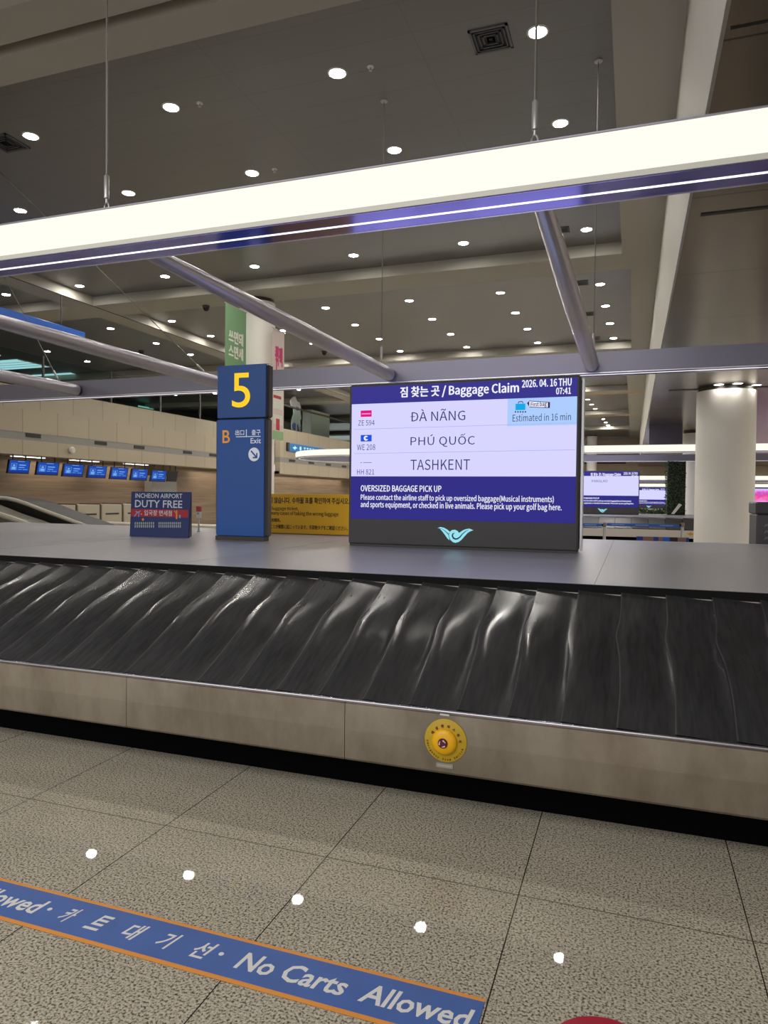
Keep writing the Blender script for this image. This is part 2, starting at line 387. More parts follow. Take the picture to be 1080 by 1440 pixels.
# --- left wall: fascia in two tiers, stripe, recessed wood wall
wl = MB().box((-18.3, -6, 2.66), (-18, 32.2, 3.13)).box((-18.3, -6, 3.37), (-18, 32.2, 4.10))
struct('wall_left', wl, WALLB)
struct('wall_left', MB().box((-18.3, -6, 3.13), (-18.012, 32.2, 3.37)), STRIPE)
struct('wall_left', MB().box((-18.5, -6, 4.10), (-18.03, 32.2, 4.79)), WALLU)
struct('wall_left', MB().box((-19.75, -6, 0), (-19.6, 32.2, 2.7)), WOOD)
struct('wall_left', MB().box((-28, -6, 2.7), (-18.05, 32.2, 2.86)), mat('underside_board', (150, 138, 120), .6))
struct('wall_left', MB().box((-19.6, 24.9, 0), (-19.2, 26.6, 2.25)), mat('grey_door_leaf', (150, 146, 140), .5))
# --- left wall beyond the corner (one bay nearer), with balcony edge
w2 = MB().box((-17.3, 32.2, 2.56), (-17, 62, 3.16)).box((-17.3, 32.2, 3.42), (-17, 62, 4.9))
struct('wall_left', w2, WALLB)
struct('wall_left', MB().box((-17.3, 32.2, 3.16), (-17.012, 62, 3.42)), STRIPE)
struct('wall_left', MB().box((-18.4, 32.2, 0), (-18.2, 62, 2.6)), WOOD)
struct('wall_left', MB().box((-28, 32.2, 2.56), (-17.05, 62, 2.7)), MATS['underside_board'])
# --- upper level behind the balcony
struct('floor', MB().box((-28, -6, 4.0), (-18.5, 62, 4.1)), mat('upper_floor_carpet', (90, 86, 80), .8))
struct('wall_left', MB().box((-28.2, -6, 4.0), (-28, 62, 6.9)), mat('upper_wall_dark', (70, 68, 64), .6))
struct('wall_left', MB().box((-20.2, 34.5, 4.9), (-20, 41.2, 5.95)).box((-20.2, 34.5, 4.1), (-20, 41.2, 4.9)), mat('upper_wall_beige', (196, 188, 168), .6))
struct('wall_left', MB().box((-18.9, 38.6, 4.1), (-18.3, 41.3, 6.64)), WHITE)
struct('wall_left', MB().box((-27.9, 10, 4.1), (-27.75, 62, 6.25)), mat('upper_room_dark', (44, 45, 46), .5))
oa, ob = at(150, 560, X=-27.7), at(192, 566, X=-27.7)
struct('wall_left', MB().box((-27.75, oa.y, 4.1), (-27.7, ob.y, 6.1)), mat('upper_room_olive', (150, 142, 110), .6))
# --- back wall
struct('wall_back', MB().box((-18, 66, 0), (16, 66.3, 6.7)), BACKW)
struct('trim_6', MB().box((-6, 65.9, 4.55), (-.6, 66, 4.7)), mat('dark_slot', (70, 64, 56), .6))

def window(n, y0, y1, x, z0, z1, posts, rail=True):
    g = MB().box((x-.012, y0, z0), (x, y1, z1)); o = g.build(f'window_{n}', GLASS); o['kind'] = 'structure'
    f = MB()
    for y in posts: f.box((x-.03, y-.03, z0), (x+.03, y+.03, z1+.02))
    f.build('mullion', mat('mullion_metal', (98, 96, 92), .4, .4), o)
    if rail: MB().path([(x+.03, y0, z1), (x+.03, y1, z1)], .055, 10).build('handrail', mat('handrail_steel', (92, 88, 82), .35, .6), o, smooth=True)
window(1, 12.5, 32.0, -18.35, 4.79, 5.95, [15.1, 18.2, 21.4, 24.3, 27.1, 29.9], rail=False)
window(2, 32.2, 60, -17.1, 4.9, 6.12, [42.6, 49], rail=True)

# ================================================================== CAROUSEL (front edge on Y=3.15)
YA, YD, YDB, YAB = 3.15, 4.22, 8.85, 9.92
X0, X1 = -9.6, 3.4
car = thing('baggage_carousel', 'steel fronted baggage carousel with black rubber belt and grey deck in the foreground', 'baggage carousel', ((X0+X1)/2, 6.53, 0))
MB().box((X0, 3.395, 0), (X1, 9.67, .30)).build('plinth', KICK, car)
xa, xb = at(178, 960, Y=YA).x, at(485, 1000, Y=YA).x
for a, b in ((X0, xa), (xa, xb), (xb, X1)):
    prof = [(YA+.045, .209), (YA+.006, .212), (YA, .222), (YA-.002, .36), (YA, .488), (YA+.03, .5), (YA+.03, .47), (YA+.03, .24)]
    MB().prism([(a+.0015, y, z) for y, z in prof], (b-a-.003, 0, 0)).build('apron_panel', STEEL, car)
MB().path([(X0, YA+.012, .499), (X1, YA+.012, .499)], .009, 12).build('apron_lip', mat('bright_steel_lip', (168, 166, 174), .24, .95), car, smooth=True)
MB().prism([(X0, y, z) for y, z in [(YAB, .21), (YAB, .5), (YAB-.03, .5), (YAB-.03, .21)]], (X1-X0, 0, 0)).build('apron_panel', STEEL, car)
# bed under the plates, both sides
MB().prism([(X0, y, z) for y, z in [(YA+.03, .28), (YA+.03, .47), (YD+.02, .90), (YDB-.02, .90), (YAB-.03, .47), (YAB-.03, .28)]], (X1-X0, 0, 0)).build('bed', KICK, car)
MB().prism([(X0, y, z) for y, z in [(YDB, .93), (YAB-.02, .485), (YAB-.02, .47), (YDB, .91)]], (X1-X0, 0, 0)).build('belt_return', mat('plain_rubber', (34, 34, 35), .45), car)
MB().box((X0, YD+.012, .955), (X1, YDB, 1.0)).build('deck', DECKM, car)
MB().box((X0, YD-.004, .952), (X1, YD+.012, .9985)).build('deck_edge', BLACK, car)
MB().box((X0, YD-.012, .938), (X1, YD+.016, .951)).build('deck_rail', mat('deck_rail_steel', (150, 148, 146), .25, .9), car)
# thin seams across the deck
g = MB()
for x in (-5.2, -3.05, -.2, 1.9): g.box((x, YD+.02, 1.0), (x+.004, YDB, 1.0006))
g.build('deck_seam', mat('seam_grey', (120, 120, 124), .6), car)
# overlapping crescent plates on the slope
PITCH = .2347
S0 = Vector((0, YA+.035, .492)); S1 = Vector((0, YD+.004, .944)); SD = S1-S0
SN = Vector((0, -SD.z, SD.y)).normalized()
def slat_mesh(variant):
    rnd = random.Random(variant); NU, NV = 11, 22; vs = []; fs = []; uvs = []
    bul = rnd.uniform(.8, 1.25); sh = rnd.uniform(.85, 1.15)
    for j in range(NV+1):
        v = j/NV
        # the free (left) edge wanders: straight at the top, kicked out at mid slope
        ex = -.017*sh*math.exp(-((v-.60)/.11)**2) + .010*math.exp(-((v-.22)/.2)**2)
        for i in range(NU+1):
            u = i/NU
            x = u*(PITCH+.055) + ex*(1-u)
            lift = .0165*(1-u) + .004
            belly = .022*bul*math.sin(math.pi*min(1, max(0, (v-.02)/.80)))**1.5*math.exp(-((u-.10)/.26)**2)
            sag = -.018*math.exp(-((u-.72)/.16)**2)*math.sin(math.pi*v)
            p = S0 + SD*v + SN*(lift+belly+sag); vs.append(Vector((x, p.y, p.z))); uvs.append((u, v))
    w = NU+1
    for j in range(NV):
        for i in range(NU): fs.append([j*w+i, j*w+i+1, (j+1)*w+i+1, (j+1)*w+i])
    n = len(vs)                                    # turned-down free edge (its own vertices keep the corner crisp)
    for j in range(NV+1):
        vs.append(vs[j*w].copy()); uvs.append((.5, j/NV)); vs.append(vs[j*w] - SN*.011 + Vector((.003, 0, 0))); uvs.append((.5, j/NV))
    for j in range(NV): fs.append([n+2*j, n+2*j+2, n+2*j+3, n+2*j+1])
    me = bpy.data.meshes.new('belt_plate'); o = Vector((0, car.location.y, 0))
    me.from_pydata([p-o for p in vs], [], fs)
    ul = me.uv_layers.new(name='UVMap')
    for lp in me.loops: ul.data[lp.index].uv = uvs[lp.vertex_index]
    me.materials.append(RUBBER); me.polygons.foreach_set('use_smooth', [True]*len(me.polygons)); me.update()
    return me
SM = [slat_mesh(k) for k in range(4)]
xs = at(437/3+720, 788/3+760, Y=YA).x      # one joint seen in the photo fixes the phase
k0 = math.ceil((X0-xs)/PITCH); k1 = math.floor((X1-.06-xs)/PITCH)
for k in range(k0, k1):
    o = bpy.data.objects.new('belt_plate', SM[(k*7) % 4]); COL.objects.link(o); o.parent = car
    o.location = (xs+k*PITCH-car.location.x, 0, 0)
# emergency stop on the apron
fa = Face('Y', YA)
uc, vc = fa.px(627, 1041)
es = MB().lathe((uc, YA, vc), [(.100, 0), (.100, -.006), (.097, -.008), (.001, -.008)], 'Y', 40).build('emergency_stop', mat('olive_yellow_disc', (190, 158, 32), .5), car, smooth=True)
MB().lathe((uc-.004, YA-.008, vc-.004), [(.060, 0), (.060, -.008), (.056, -.014), (.045, -.021), (.026, -.025), (.001, -.026)], 'Y', 36).build('push_dome', mat('bright_yellow_plastic', (236, 178, 10), .35), es, smooth=True)
MB().lathe((uc-.006, YA-.034, vc-.004), [(.023, .004), (.023, -.003), (.020, -.006), (.001, -.006)], 'Y', 24).build('reset_badge', mat('maroon_badge', (92, 24, 44), .4), es, smooth=True)
g = MB(); fb = Face('Y', YA-.041)
for a0 in (20, 140, 260):
    pts = [(uc-.006+.0145*math.cos(math.radians(a)), vc-.004+.0145*math.sin(math.radians(a))) for a in range(a0, a0+80, 10)]
    band_uv(g, fb, pts, [.004]*5+[.009, .005, .001][:3])
g.build('reset_arrow', mat('pale_pink_print', (225, 205, 210), .5), es)
def ring_text(mb, face, text, u, v, r, a_start, a_end, h, d, inward=False):
    n = len(text)
    for i, ch in enumerate(text):
        if ch == ' ': continue
        a = math.radians(a_start+(a_end-a_start)*i/(n-1)); vs, fs = glyphs(ch, .025)
        xm = (min(p.x for p in vs)+max(p.x for p in vs))/2; sc = h/.85
        rot = a-math.pi/2 if not inward else a+math.pi/2
        cx, cy = u+r*math.cos(a), v+r*math.sin(a); out = []
        for p in vs:
            px, py = (p.x-xm)*sc, (p.y-.36)*sc
            out.append(face.P(cx+px*math.cos(rot)-py*math.sin(rot), cy+px*math.sin(rot)+py*math.cos(rot), d+p.z))
        mb.add(out, fs)
g = MB(); ring_text(g, fa, '비상정지스위치', uc, vc, .079, 152, 6, .036, .0095); ring_text(g, fa, 'Emergency Stop Switch', uc, vc, .079, 186, 340, .026, .0095, True)
g.build('ring_lettering', mat('brown_red_print', (112, 46, 26), .5), es)
a = fa.px(619, 1003); b = fa.px(632, 1007)
MB().box((a[0], YA-.004, b[1]), (b[0], YA-.001, a[1])).build('small_label', mat('white_label', (205, 203, 205), .5), car)
a = fa.px(614, 1072); b = fa.px(637, 1081)
pl = MB().box((a[0], YA-.005, b[1]), (b[0], YA-.001, a[1])).build('name_plate', mat('silver_plate', (170, 166, 160), .35, .5), car)
g = MB(); rect_uv(g, Face('Y', YA-.005), a[0]+.006, b[0]-.008, b[1]+.009, a[1]-.008, .0006); g.build('plate_print', mat('white_label'), pl)

# --- floor tape
FONT[0] = None
ft = Face('Z', 0.0)
TY0, TY1, TX1, TX0 = 1.853, 2.056, -.386, -3.6
tape = MB().box((TX0, TY0, .0006), (TX1, TY1, .0018)).build('floor_tape', mat('orange_tape', (226, 146, 44), .45)); tag(tape, 'blue floor tape with orange borders and white No Carts Allowed lettering', 'floor sign')
MB().box((TX0, TY0+.017, .0016), (TX1, TY1-.015, .0022)).build('blue_band', mat('blue_tape', (44, 92, 172), .42, noise=(6, .88, 1.06, (1, 1, 1))), tape)
BL = 1.915
TW = mat('white_print', (226, 226, 224), .5)
def fx(x, y): return at(x, y, Z=0).x
def fpart(text, x0, x1, v0, v1, bold, shear):
    text_uv(MB2 := MB(), ft, text, x0, x1, v0, v1, .0026, bold, shear); MB2.build('lettering', TW, tape)
fpart('No Carts  Allowed', fx(331, 1357), fx(657, 1440), BL, BL+.084, .02, .012)
for ch, xa_, xb_, yy in (('카', 76, 101, 1291), ('트', 115, 146, 1303), ('대', 166, 196, 1313), ('기', 213, 241, 1327), ('선', 262, 293, 1340)):
    fpart(ch, fx(xa_, yy+2), fx(xb_, yy-2), BL, BL+.084, .02, .02)
for dx, dy in ((308, 1346), (65, 1283)):
    g = MB(); disc_uv(g, ft, fx(dx, dy), BL+.045, .009, .0026); g.build('dot', TW, tape)
w = fx(55, 1278)
fpart('No Carts  Allowed', w-.735, w, BL, BL+.084, .02, .012)
# red round floor sticker at the bottom edge
c = at(856, 1433, Z=0); r_ = .155
tag(MB().lathe((c.x, c.y-r_, .0005), [(r_, 0), (r_, .0012), (.001, .0014)], 'Z', 48).build('floor_sticker', mat('crimson_print', (176, 20, 52), .45)), 'crimson round floor sticker cut off at the bottom edge', 'floor sign')

FONT[0] = GROT
# ================================================================== LIGHT RING ABOVE THE CAROUSEL
def racetrack(x0, x1, yc, R, n=18):
    pts = []
    for k in range(n+1):
        a = math.radians(90+180*k/n); pts.append((x0+R*math.cos(a), yc+R*math.sin(a)))
    for k in range(n+1):
        a = math.radians(-90+180*k/n); pts.append((x1+R*math.cos(a), yc+R*math.sin(a)))
    return pts
def sweep(mb, x0, x1, yc, R, prof):
    """closed profile (inset from the outer face, z) swept round the racetrack"""
    loops = [racetrack(x0, x1, yc, R-d) for d, z in prof]; n = len(loops[0]); m = len(prof); base = len(mb.v)
    for k in range(n):
        for j in range(m): mb.v.append(Vector((loops[j][k][0], loops[j][k][1], prof[j][1])))
    for k in range(n):
        for j in range(m):
            mb.f.append([base+k*m+j, base+((k+1) % n)*m+j, base+((k+1) % n)*m+(j+1) % m, base+k*m+(j+1) % m])
    return mb
def light_ring(x0, x1, yc, R, zb, h, label, detail=True):
    r = thing('ring_light', label, 'light ring', ((x0+x1)/2, yc, zb))
    k = h/.25
    sweep(MB(), x0, x1, yc, R, [(.0, zb+.018), (-.006, zb+.07), (-.008, zb+.13*k), (-.004, zb+.2*k), (.02, zb+h-.006), (.05, zb+h-.006), (.05, zb+.018)]).build('glow_panel', GLOWM, r, smooth=True)
    sweep(MB(), x0, x1, yc, R, [(-.009, zb+.002), (-.009, zb+.030), (.03, zb+.030), (.03, zb+.002)]).build('glow_lip', mat('frosted_lip', (214, 214, 206), .4), r)
    sweep(MB(), x0, x1, yc, R, [(.0, zb), (.03, zb+.02), (.03, zb+h-.004), (.02, zb+h), (.02, zb+h+.006), (.25, zb+h+.006), (.25, zb)]).build('frame', RINGM, r)
    sweep(MB(), x0, x1, yc, R, [(.0, zb-.0025), (.0, zb+.004), (.25, zb+.004), (.25, zb-.0025)]).build('underside', UNDERM, r)
    sweep(MB(), x0, x1, yc, R, [(.118, zb-.004), (.118, zb+.001), (.138, zb+.001), (.138, zb-.004)]).build('led_strip', LEDM, r)
    sweep(MB(), x0, x1, yc, R, [(.243, zb-.004), (.243, zb+.006), (.256, zb+.006), (.256, zb-.004)]).build('led_glint_bead', mat('led_glint_pale', (225, 225, 228), .2, .8), r)  # pale bead drawn for the LED strip's reflection along the inner edge
    return r
RZ = 3.032; RH = .25
RX0, RX1, RYC, RR = -10.2, 4.6, 6.45, 2.85
ring = light_ring(RX0, RX1, RYC, RR, RZ, RH, 'large suspended light ring with glowing white side above the near carousel')
yf, yr = RYC-RR+.25, RYC+RR-.25
for x in (-8.39, -5.76, -3.12, -.5, 2.1):
    p = [(x, yf-.02, RZ+.10), (x, yf+.35, RZ+.10), (x, yf+2.2, RZ+.10), (x, yr-.2, RZ+.10), (x, yr-.06, RZ+.10)]
    t = MB().path(p, [.05, .056, .08, .088, .086], 20).build('cross_tube', TUBEM, ring, smooth=True)
    MB().path([(x, yr-.06, RZ+.1), (x, yr+.01, RZ+.1)], [.075, .075], 16).build('tube_collar', DARK, t, smooth=True)
def hang(x, y, tilt=None, zt=ZP):
    top = Vector((x, y, zt)) if tilt is None else Vector(tilt)
    b = Vector((x, y, RZ+RH)); d = (top-b).normalized()
    c = MB().path([b+d*.13, top], .0065, 8).build('suspension_cable', CABLE, ring, smooth=True)
    tb = MB().path([b+d*.09, b+d*.115, b+d*.12, b+d*.26, b+d*.27], [.008, .008, .017, .017, .010], 12)
    e = d.cross(Vector((0, 1, 0))).normalized()
    pts = [b+d*(.055+.04*math.sin(a))+e*.018*math.cos(a) for a in [k*math.pi/6 for k in range(13)]]
    tb.path(pts, .005, 6); tb.path([b-d*.02, b+d*.03], .012, 8)
    tb.build('turnbuckle', LGREY, c, smooth=True)
    if tilt is None: MB().lathe((x, y, zt), [(.05, 0), (.05, -.012), (.02, -.02)], 'Z', 16).build('ceiling_rose', LGREY, c, smooth=True)
for x in (-8.6, -5.95, -3.24, -.51, 2.2): hang(x, 3.735)
for x in (-3.30, -.49): hang(x, 9.19)
a = at(0, 242, Y=9.19); hang(at(293, 522, Y=9.19).x, 9.19, at(0, 242, Y=9.19))
hang(at(85, 533, Y=9.19).x, 9.19, at(5, 387, Y=9.19))

# ================================================================== CEILING FITTINGS
pl_ = thing('ceiling_downlight', 'x', 'ceiling light', (0, 0, ZP))
MB().lathe((0, 0, ZP), [(.128, 0), (.125, -.010), (.104, -.012), (.100, -.004)], 'Z', 24).build('trim_ring', mat('white_enamel', (225, 222, 214), .4), pl_, smooth=True)
MB().lathe((0, 0, ZP-.0065), [(.099, 0), (.09, -.002), (.001, -.003)], 'Z', 18).build('lamp_lens', LAMPM, pl_)
def lens_data(m):
    d = bpy.data.objects['lamp_lens'].data.copy(); d.materials.clear(); d.materials.append(m); return d
LENS_FAR, LENS_SMALL = lens_data(LAMPF), lens_data(LAMPS)
ORD = ['first', 'second', 'third', 'fourth', 'fifth', 'sixth', 'seventh', 'eighth']
spots = []
ROWN = {8.4: 'the row nearest the camera', 10.53: 'the row just above the glowing bar', 13.03: 'the row hidden behind the glowing bar',
        14.82: 'the row just under the glowing bar', 18.7: 'the first row past the cross beam', 20.85: 'the second row past the cross beam',
        22.95: 'the third row past the cross beam', 25.1: 'the fourth row past the cross beam'}
for y in ROWN:
    for k in range(6):
        spots.append((-1.09-2.655*k if y == 13.03 else -1.13-2.525*k + (y-8.4)*.026*(1 if k < 5 else .2), y, f'round recessed downlight, {ORD[k]} from the right in {ROWN[y]}'))
for y, nm in ((14.85, 'nearest'), (18.95, 'second'), (21.3, 'third'), (23.4, 'fourth'), (28.4, 'fifth'), (30.6, 'sixth'), (32.8, 'seventh')):
    for k in range(4): spots.append((-16.27-2.5*k, y, f'round downlight left of the long beam, {ORD[k]} from it in the {nm} row'))
FR = [28.3, 30.4, 33.0, 35.3, 38.2, 40.3, 42.5, 44.7, 48.4, 50.6, 52.9, 55.0]
for n, y in enumerate(FR):
    for k in range(6):
        spots.append((-.2-2.52*k + (y-33)*.042, y, f'small far downlight seen beneath the ring, {ORD[k]} from the right in far row {n+1}'))
spots = [s for s in spots if s[0] < .2 or s[1] > 60]
soff = [at(1011, 540.5, Z=4.3), at(1037.5, 539, Z=4.3), at(1064, 541, Z=4.3)]
SOFN = ['left of the two before the thick column', 'right of the two before the thick column', 'right of the thick column']
for i, (x, y, lb) in enumerate(spots):
    if i == 0: pl_.location = (x, y, ZP); pl_['label'] = lb; pl_['group'] = 'recessed ceiling downlights'
    elif y > 28: copy_lamp(pl_, (x, y, ZP), lb, LENS_FAR)
    else: copy_tree(pl_, (x, y, ZP), lb)
for c, lb in zip(soff, SOFN): copy_lamp(pl_, (c.x, c.y, 4.3), 'small downlight in the low metal soffit, ' + lb, LENS_SMALL)
# air grilles
def grille(x, y, s, label, n=5, dark=True):
    t = thing('air_grille', label, 'air vent', (x, y, ZP), 'ceiling air grilles')
    f = MB()
    for (a, b, c, d) in ((-s, -s, s, -s+.03), (-s, s-.03, s, s), (-s, -s, -s+.03, s), (s-.03, -s, s, s)): f.box((x+a, y+b, ZP-.015), (x+c, y+d, ZP))
    f.build('grille_frame', mat('grille_frame_grey', (96, 94, 94), .5), t)
    MB().box((x-s+.02, y-s+.02, ZP-.004), (x+s-.02, y+s-.02, ZP+.0)).build('duct_throat', mat('grille_black', (20, 20, 22), .6), t)
    L_ = MB()
    for k in range(1, n):
        q = s*k/n; z0, z1 = ZP-.018+.010*(1-k/n), ZP-.010
        for (a, b, c, d) in ((-q, -q, q, -q+.02), (-q, q-.02, q, q), (-q, -q, -q+.02, q), (q-.02, -q, q, q)): L_.box((x+a, y+b, z0), (x+c, y+d, z1))
    L_.build('louvre', mat('louvre_grey', (64, 64, 68), .5), t)
grille(-1.67, 8.36, .23, 'square louvred ceiling grille beside the brightest downlight above the bar')
grille(-9.25, 8.45, .24, 'dark square ceiling grille at the far left above the bar')
grille(-1.45, 14.7, .16, 'small square ceiling grille beside the slanted tube under the bar', 4)
for y, nm in ((18.45, 'nearest'), (21.6, 'middle'), (24.95, 'farthest')): grille(-1.33, y, .2, f'dark ceiling grille right of the slanted tube, {nm} of the three past the beam', 4)
# dark camera domes and pale sprinklers
for (px_, py_, z, lb) in ((290, 430, ZB, 'black ceiling camera dome beside the green banner'), (456, 494, ZP, 'small black camera dome under the slanted left tube'), (199, 493, ZP, 'small dark camera dome above the far left wall')):
    c = at(px_, py_, Z=z)
    t = thing('ceiling_camera', lb, 'security camera', (c.x, c.y, z))
    MB().lathe((c.x, c.y, z), [(.10, 0), (.10, -.05), (.085, -.06)], 'Z', 20).build('camera_base', DGREY, t, smooth=True)
    MB().lathe((c.x, c.y, z-.06), [(.085, 0), (.08, -.04), (.05, -.08), (.001, -.095)], 'Z', 20).build('camera_dome', mat('smoked_dome', (14, 14, 15), .15), t, smooth=True)
SPR = [(521, 94, 'right of the row nearest the camera'), (281, 145, 'left of the second near downlight'), (386, 238, 'just above the glowing bar'), (842, 83, 'at the top of the right cable')]
for px_, py_, lb in SPR[:3]:
    c = at(px_, py_, Z=ZP)
    t = thing('fire_sprinkler', 'tiny white ceiling sprinkler ' + lb, 'sprinkler', (c.x, c.y, ZP), 'ceiling sprinklers')
    MB().lathe((c.x, c.y, ZP), [(.045, 0), (.042, -.01), (.02, -.014)], 'Z', 16).build('escutcheon', MATS['white_enamel'], t, smooth=True)
    MB().lathe((c.x, c.y, ZP-.012), [(.012, 0), (.012, -.03), (.022, -.034), (.022, -.038), (.001, -.038)], 'Z', 12).build('sprinkler_head', LGREY, t, smooth=True)
# luminous cyan ceiling panels over the upper level
for pts, lb in (([(0, 507), (30, 506), (66, 515), (0, 520)], 'pale cyan luminous ceiling panel at the far left edge'), ([(35, 531), (85, 525), (137, 532), (95, 538)], 'pale cyan luminous ceiling panel just above the ring beam')):
    cs = [at(*p, Z=ZP) for p in pts]; x0 = min(c.x for c in cs); x1 = max(c.x for c in cs); y0 = min(c.y for c in cs); y1 = max(c.y for c in cs)
    t = thing('ceiling_light_panel', lb, 'ceiling light', ((x0+x1)/2, (y0+y1)/2, ZP), 'cyan light panels')
    MB().box((x0, y0, ZP-.02), (x1, y1, ZP-.001)).build('diffuser', glow('cyan_glow', (176, 226, 232), .95), t)
    g = MB()
    for k in range(1, 4): g.box((x0, y0+(y1-y0)*k/4-.02, ZP-.026), (x1, y0+(y1-y0)*k/4+.02, ZP-.019))
    g.box((x0-.05, y0-.05, ZP-.03), (x0, y1+.05, ZP)).box((x1, y0-.05, ZP-.03), (x1+.05, y1+.05, ZP))
    g.build('panel_frame', LGREY, t)

# ================================================================== SCREEN ON THE DECK
def bag_screen(x0, x1, y, z0, z1, label, lines, full=True, thick=.24):
    t = thing('information_screen', label, 'screen', ((x0+x1)/2, y, z0))
    Wd, Hd = x1-x0, z1-z0
    cab = MB(); cab.bbox((x0, y, z0+.02), (x1, y+thick, z1), .012); cab.box((x0+.01, y+.012, z0), (x1-.01, y+thick-.012, z0+.02))
    for v in cab.v:
        if abs(v.z-z0) < 1e-6: v.z += .0015
    cab.build('cabinet', DGREY, t)
    U = lambda a: x0+a*Wd
    V = lambda b: z0+b*Hd
    f = Face('Y', y)
    g = MB(); rect_uv(g, f, U(.012), U(.988), V(.881), V(.987), .003); g.build('header_bar', glow('navy_header', (54, 50, 140)), t)
    g = MB(); rect_uv(g, f, U(.012), U(.988), V(.433), V(.881), .003); g.build('flight_panel', glow('lavender_panel', (206, 204, 254), 1.1), t)
    g = MB(); rect_uv(g, f, U(.012), U(.988), V(.170), V(.433), .003); g.build('notice_panel', glow('navy_notice', (46, 42, 132)), t)
    fr = Face('Y', y+thick); g = MB(); rect_uv(g, fr, U(.012), U(.988), V(.43), V(.88), -.003); g.build('rear_flight_panel', glow('rear_lavender_panel', (190, 188, 255), 6), t)
    return t, f, U, V
SX0, SX1, SY = -2.665, -.452, 6.5
scr, fs_, U, V = bag_screen(SX0, SX1, SY, 1.0, 2.59, 'large lit Baggage Claim screen listing three flights on the deck', [])
WT = glow('white_glow_print', (240, 240, 255)); DK = glow('dark_glow_print', (52, 50, 84)); CY = glow('cyan_logo_glow', (150, 226, 240))
def T(name, items, m, d=.005):
    for it in items:
        g = MB(); text_px(g, fs_, it[0], *it[1:5], d=d, bold=it[5] if len(it) > 5 else 0); g.build(name, m, scr)
T('title_text', [('짐 찾는 곳 / Baggage Claim', 563, 730, 540.5, 559, .012)], WT)
T('clock_text', [('2026. 04. 16 THU', 734, 804, 533, 544, .012), ('07:41', 782, 803, 545, 554.5, .012)], WT)
T('city_text', [('ĐÀ NÃNG', 577.5, 654.5, 574.5, 592, 0), ('PHÚ QUỐC', 577.5, 668, 610, 628.5, 0), ('TASHKENT', 577.5, 661, 646, 661, 0)], DK)
T('flight_text', [('ZE 594', 504, 527, 591, 598.5), ('WE 208', 502.5, 528, 625, 633), ('HH 821', 502.5, 526.5, 660, 667.5)], DK)
T('notice_text', [('OVERSIZED BAGGAGE PICK UP', 507.5, 621, 682.5, 691.5, .008)], WT)
T('notice_text', [('Please contact the airline staff to pick up oversized baggage(Musical instruments)', 507.5, 779, 696, 707, .007),
                  ('and sports equipment, or checked in live animals. Please pick up your golf bag here.', 507.5, 790, 706.5, 718, .007)], WT)
# first-bag estimate box
g = MB(); a = fs_.px(714, 561); b = fs_.px(809.5, 597)
rect_uv(g, fs_, a[0], U(.988), b[1]-.002, V(.881), .0045); g.build('estimate_box', glow('sky_box', (172, 204, 254)), scr)
T('estimate_text', [('Estimated in 16 min', 721, 803, 581.5, 592, 0)], DK, .006)
P_ = lambda x, y: fs_.px(x, y)
g = MB()
def rpx(g, x0, y0, x1, y1, d, r=0):
    a = P_(x0, y1); b = P_(x1, y0); rect_uv(g, fs_, a[0], b[0], a[1], b[1], d)
rpx(g, 725, 567.5, 739, 577, .006); g.build('suitcase_icon', glow('cyan_icon', (0, 168, 232)), scr)
g = MB(); band_uv(g, fs_, [P_(729, 567.5), P_(729.5, 565.2), P_(735, 564.8), P_(735.5, 567.3)], .008, .006)
for k in range(5): disc_uv(g, fs_, *P_(725+3.5*k, 579.3), .0075, .006, 10)
poly_uv(g, fs_, [P_(741, 567), P_(744.5, 564), P_(744.5, 572), ], .006)
band_uv(g, fs_, [P_(744.5, 564), P_(773.5, 566)], .006, .006); band_uv(g, fs_, [P_(744.5, 572.5), P_(773, 573.5)], .006, .006)
rpx(g, 770.5, 565.6, 773.6, 573.6, .006); g.build('tag_icon', DK, scr)
g = MB(); poly_uv(g, fs_, [P_(744.5, 564.5), P_(770.5, 566), P_(770.5, 573), P_(744.5, 572)], .0055); g.build('tag_face', WT, scr)
T('tag_text', [('First bag', 746.5, 769, 565.2, 573.2, .01)], DK, .007)
g = MB(); rpx(g, 507.5, 577, 523, 586.5, .006); g.build('airline_logo', glow('magenta_logo', (226, 0, 130)), scr)
g = MB(); rpx(g, 509, 581, 521.5, 583, .007); g.build('logo_strip', glow('pink_logo_print', (246, 150, 205)), scr)
g = MB(); rpx(g, 507.5, 611.5, 523, 621, .006); g.build('airline_logo', glow('blue_logo', (20, 82, 226)), scr)
g = MB(); disc_uv(g, fs_, *P_(515, 616.3), .024, .007); g.build('logo_disc', WT, scr)
g = MB(); poly_uv(g, fs_, [P_(514, 615.3), P_(519.5, 614), P_(519, 617.8), P_(515, 617.6)], .008); g.build('logo_bird', MATS['blue_logo'], scr)
g = MB(); rpx(g, 507.3, 650.1, 509, 651, .006); rpx(g, 511, 650.2, 523, 650.9, .006); g.build('airline_logo', DK, scr)
g = MB()
for ya, yb in ((604, 594.5), (638, 632.5)): band_uv(g, fs_, [P_(498, ya), P_(809, yb)], .004, .0045)
g.build('row_line', glow('row_line_glow', (168, 166, 226)), scr)
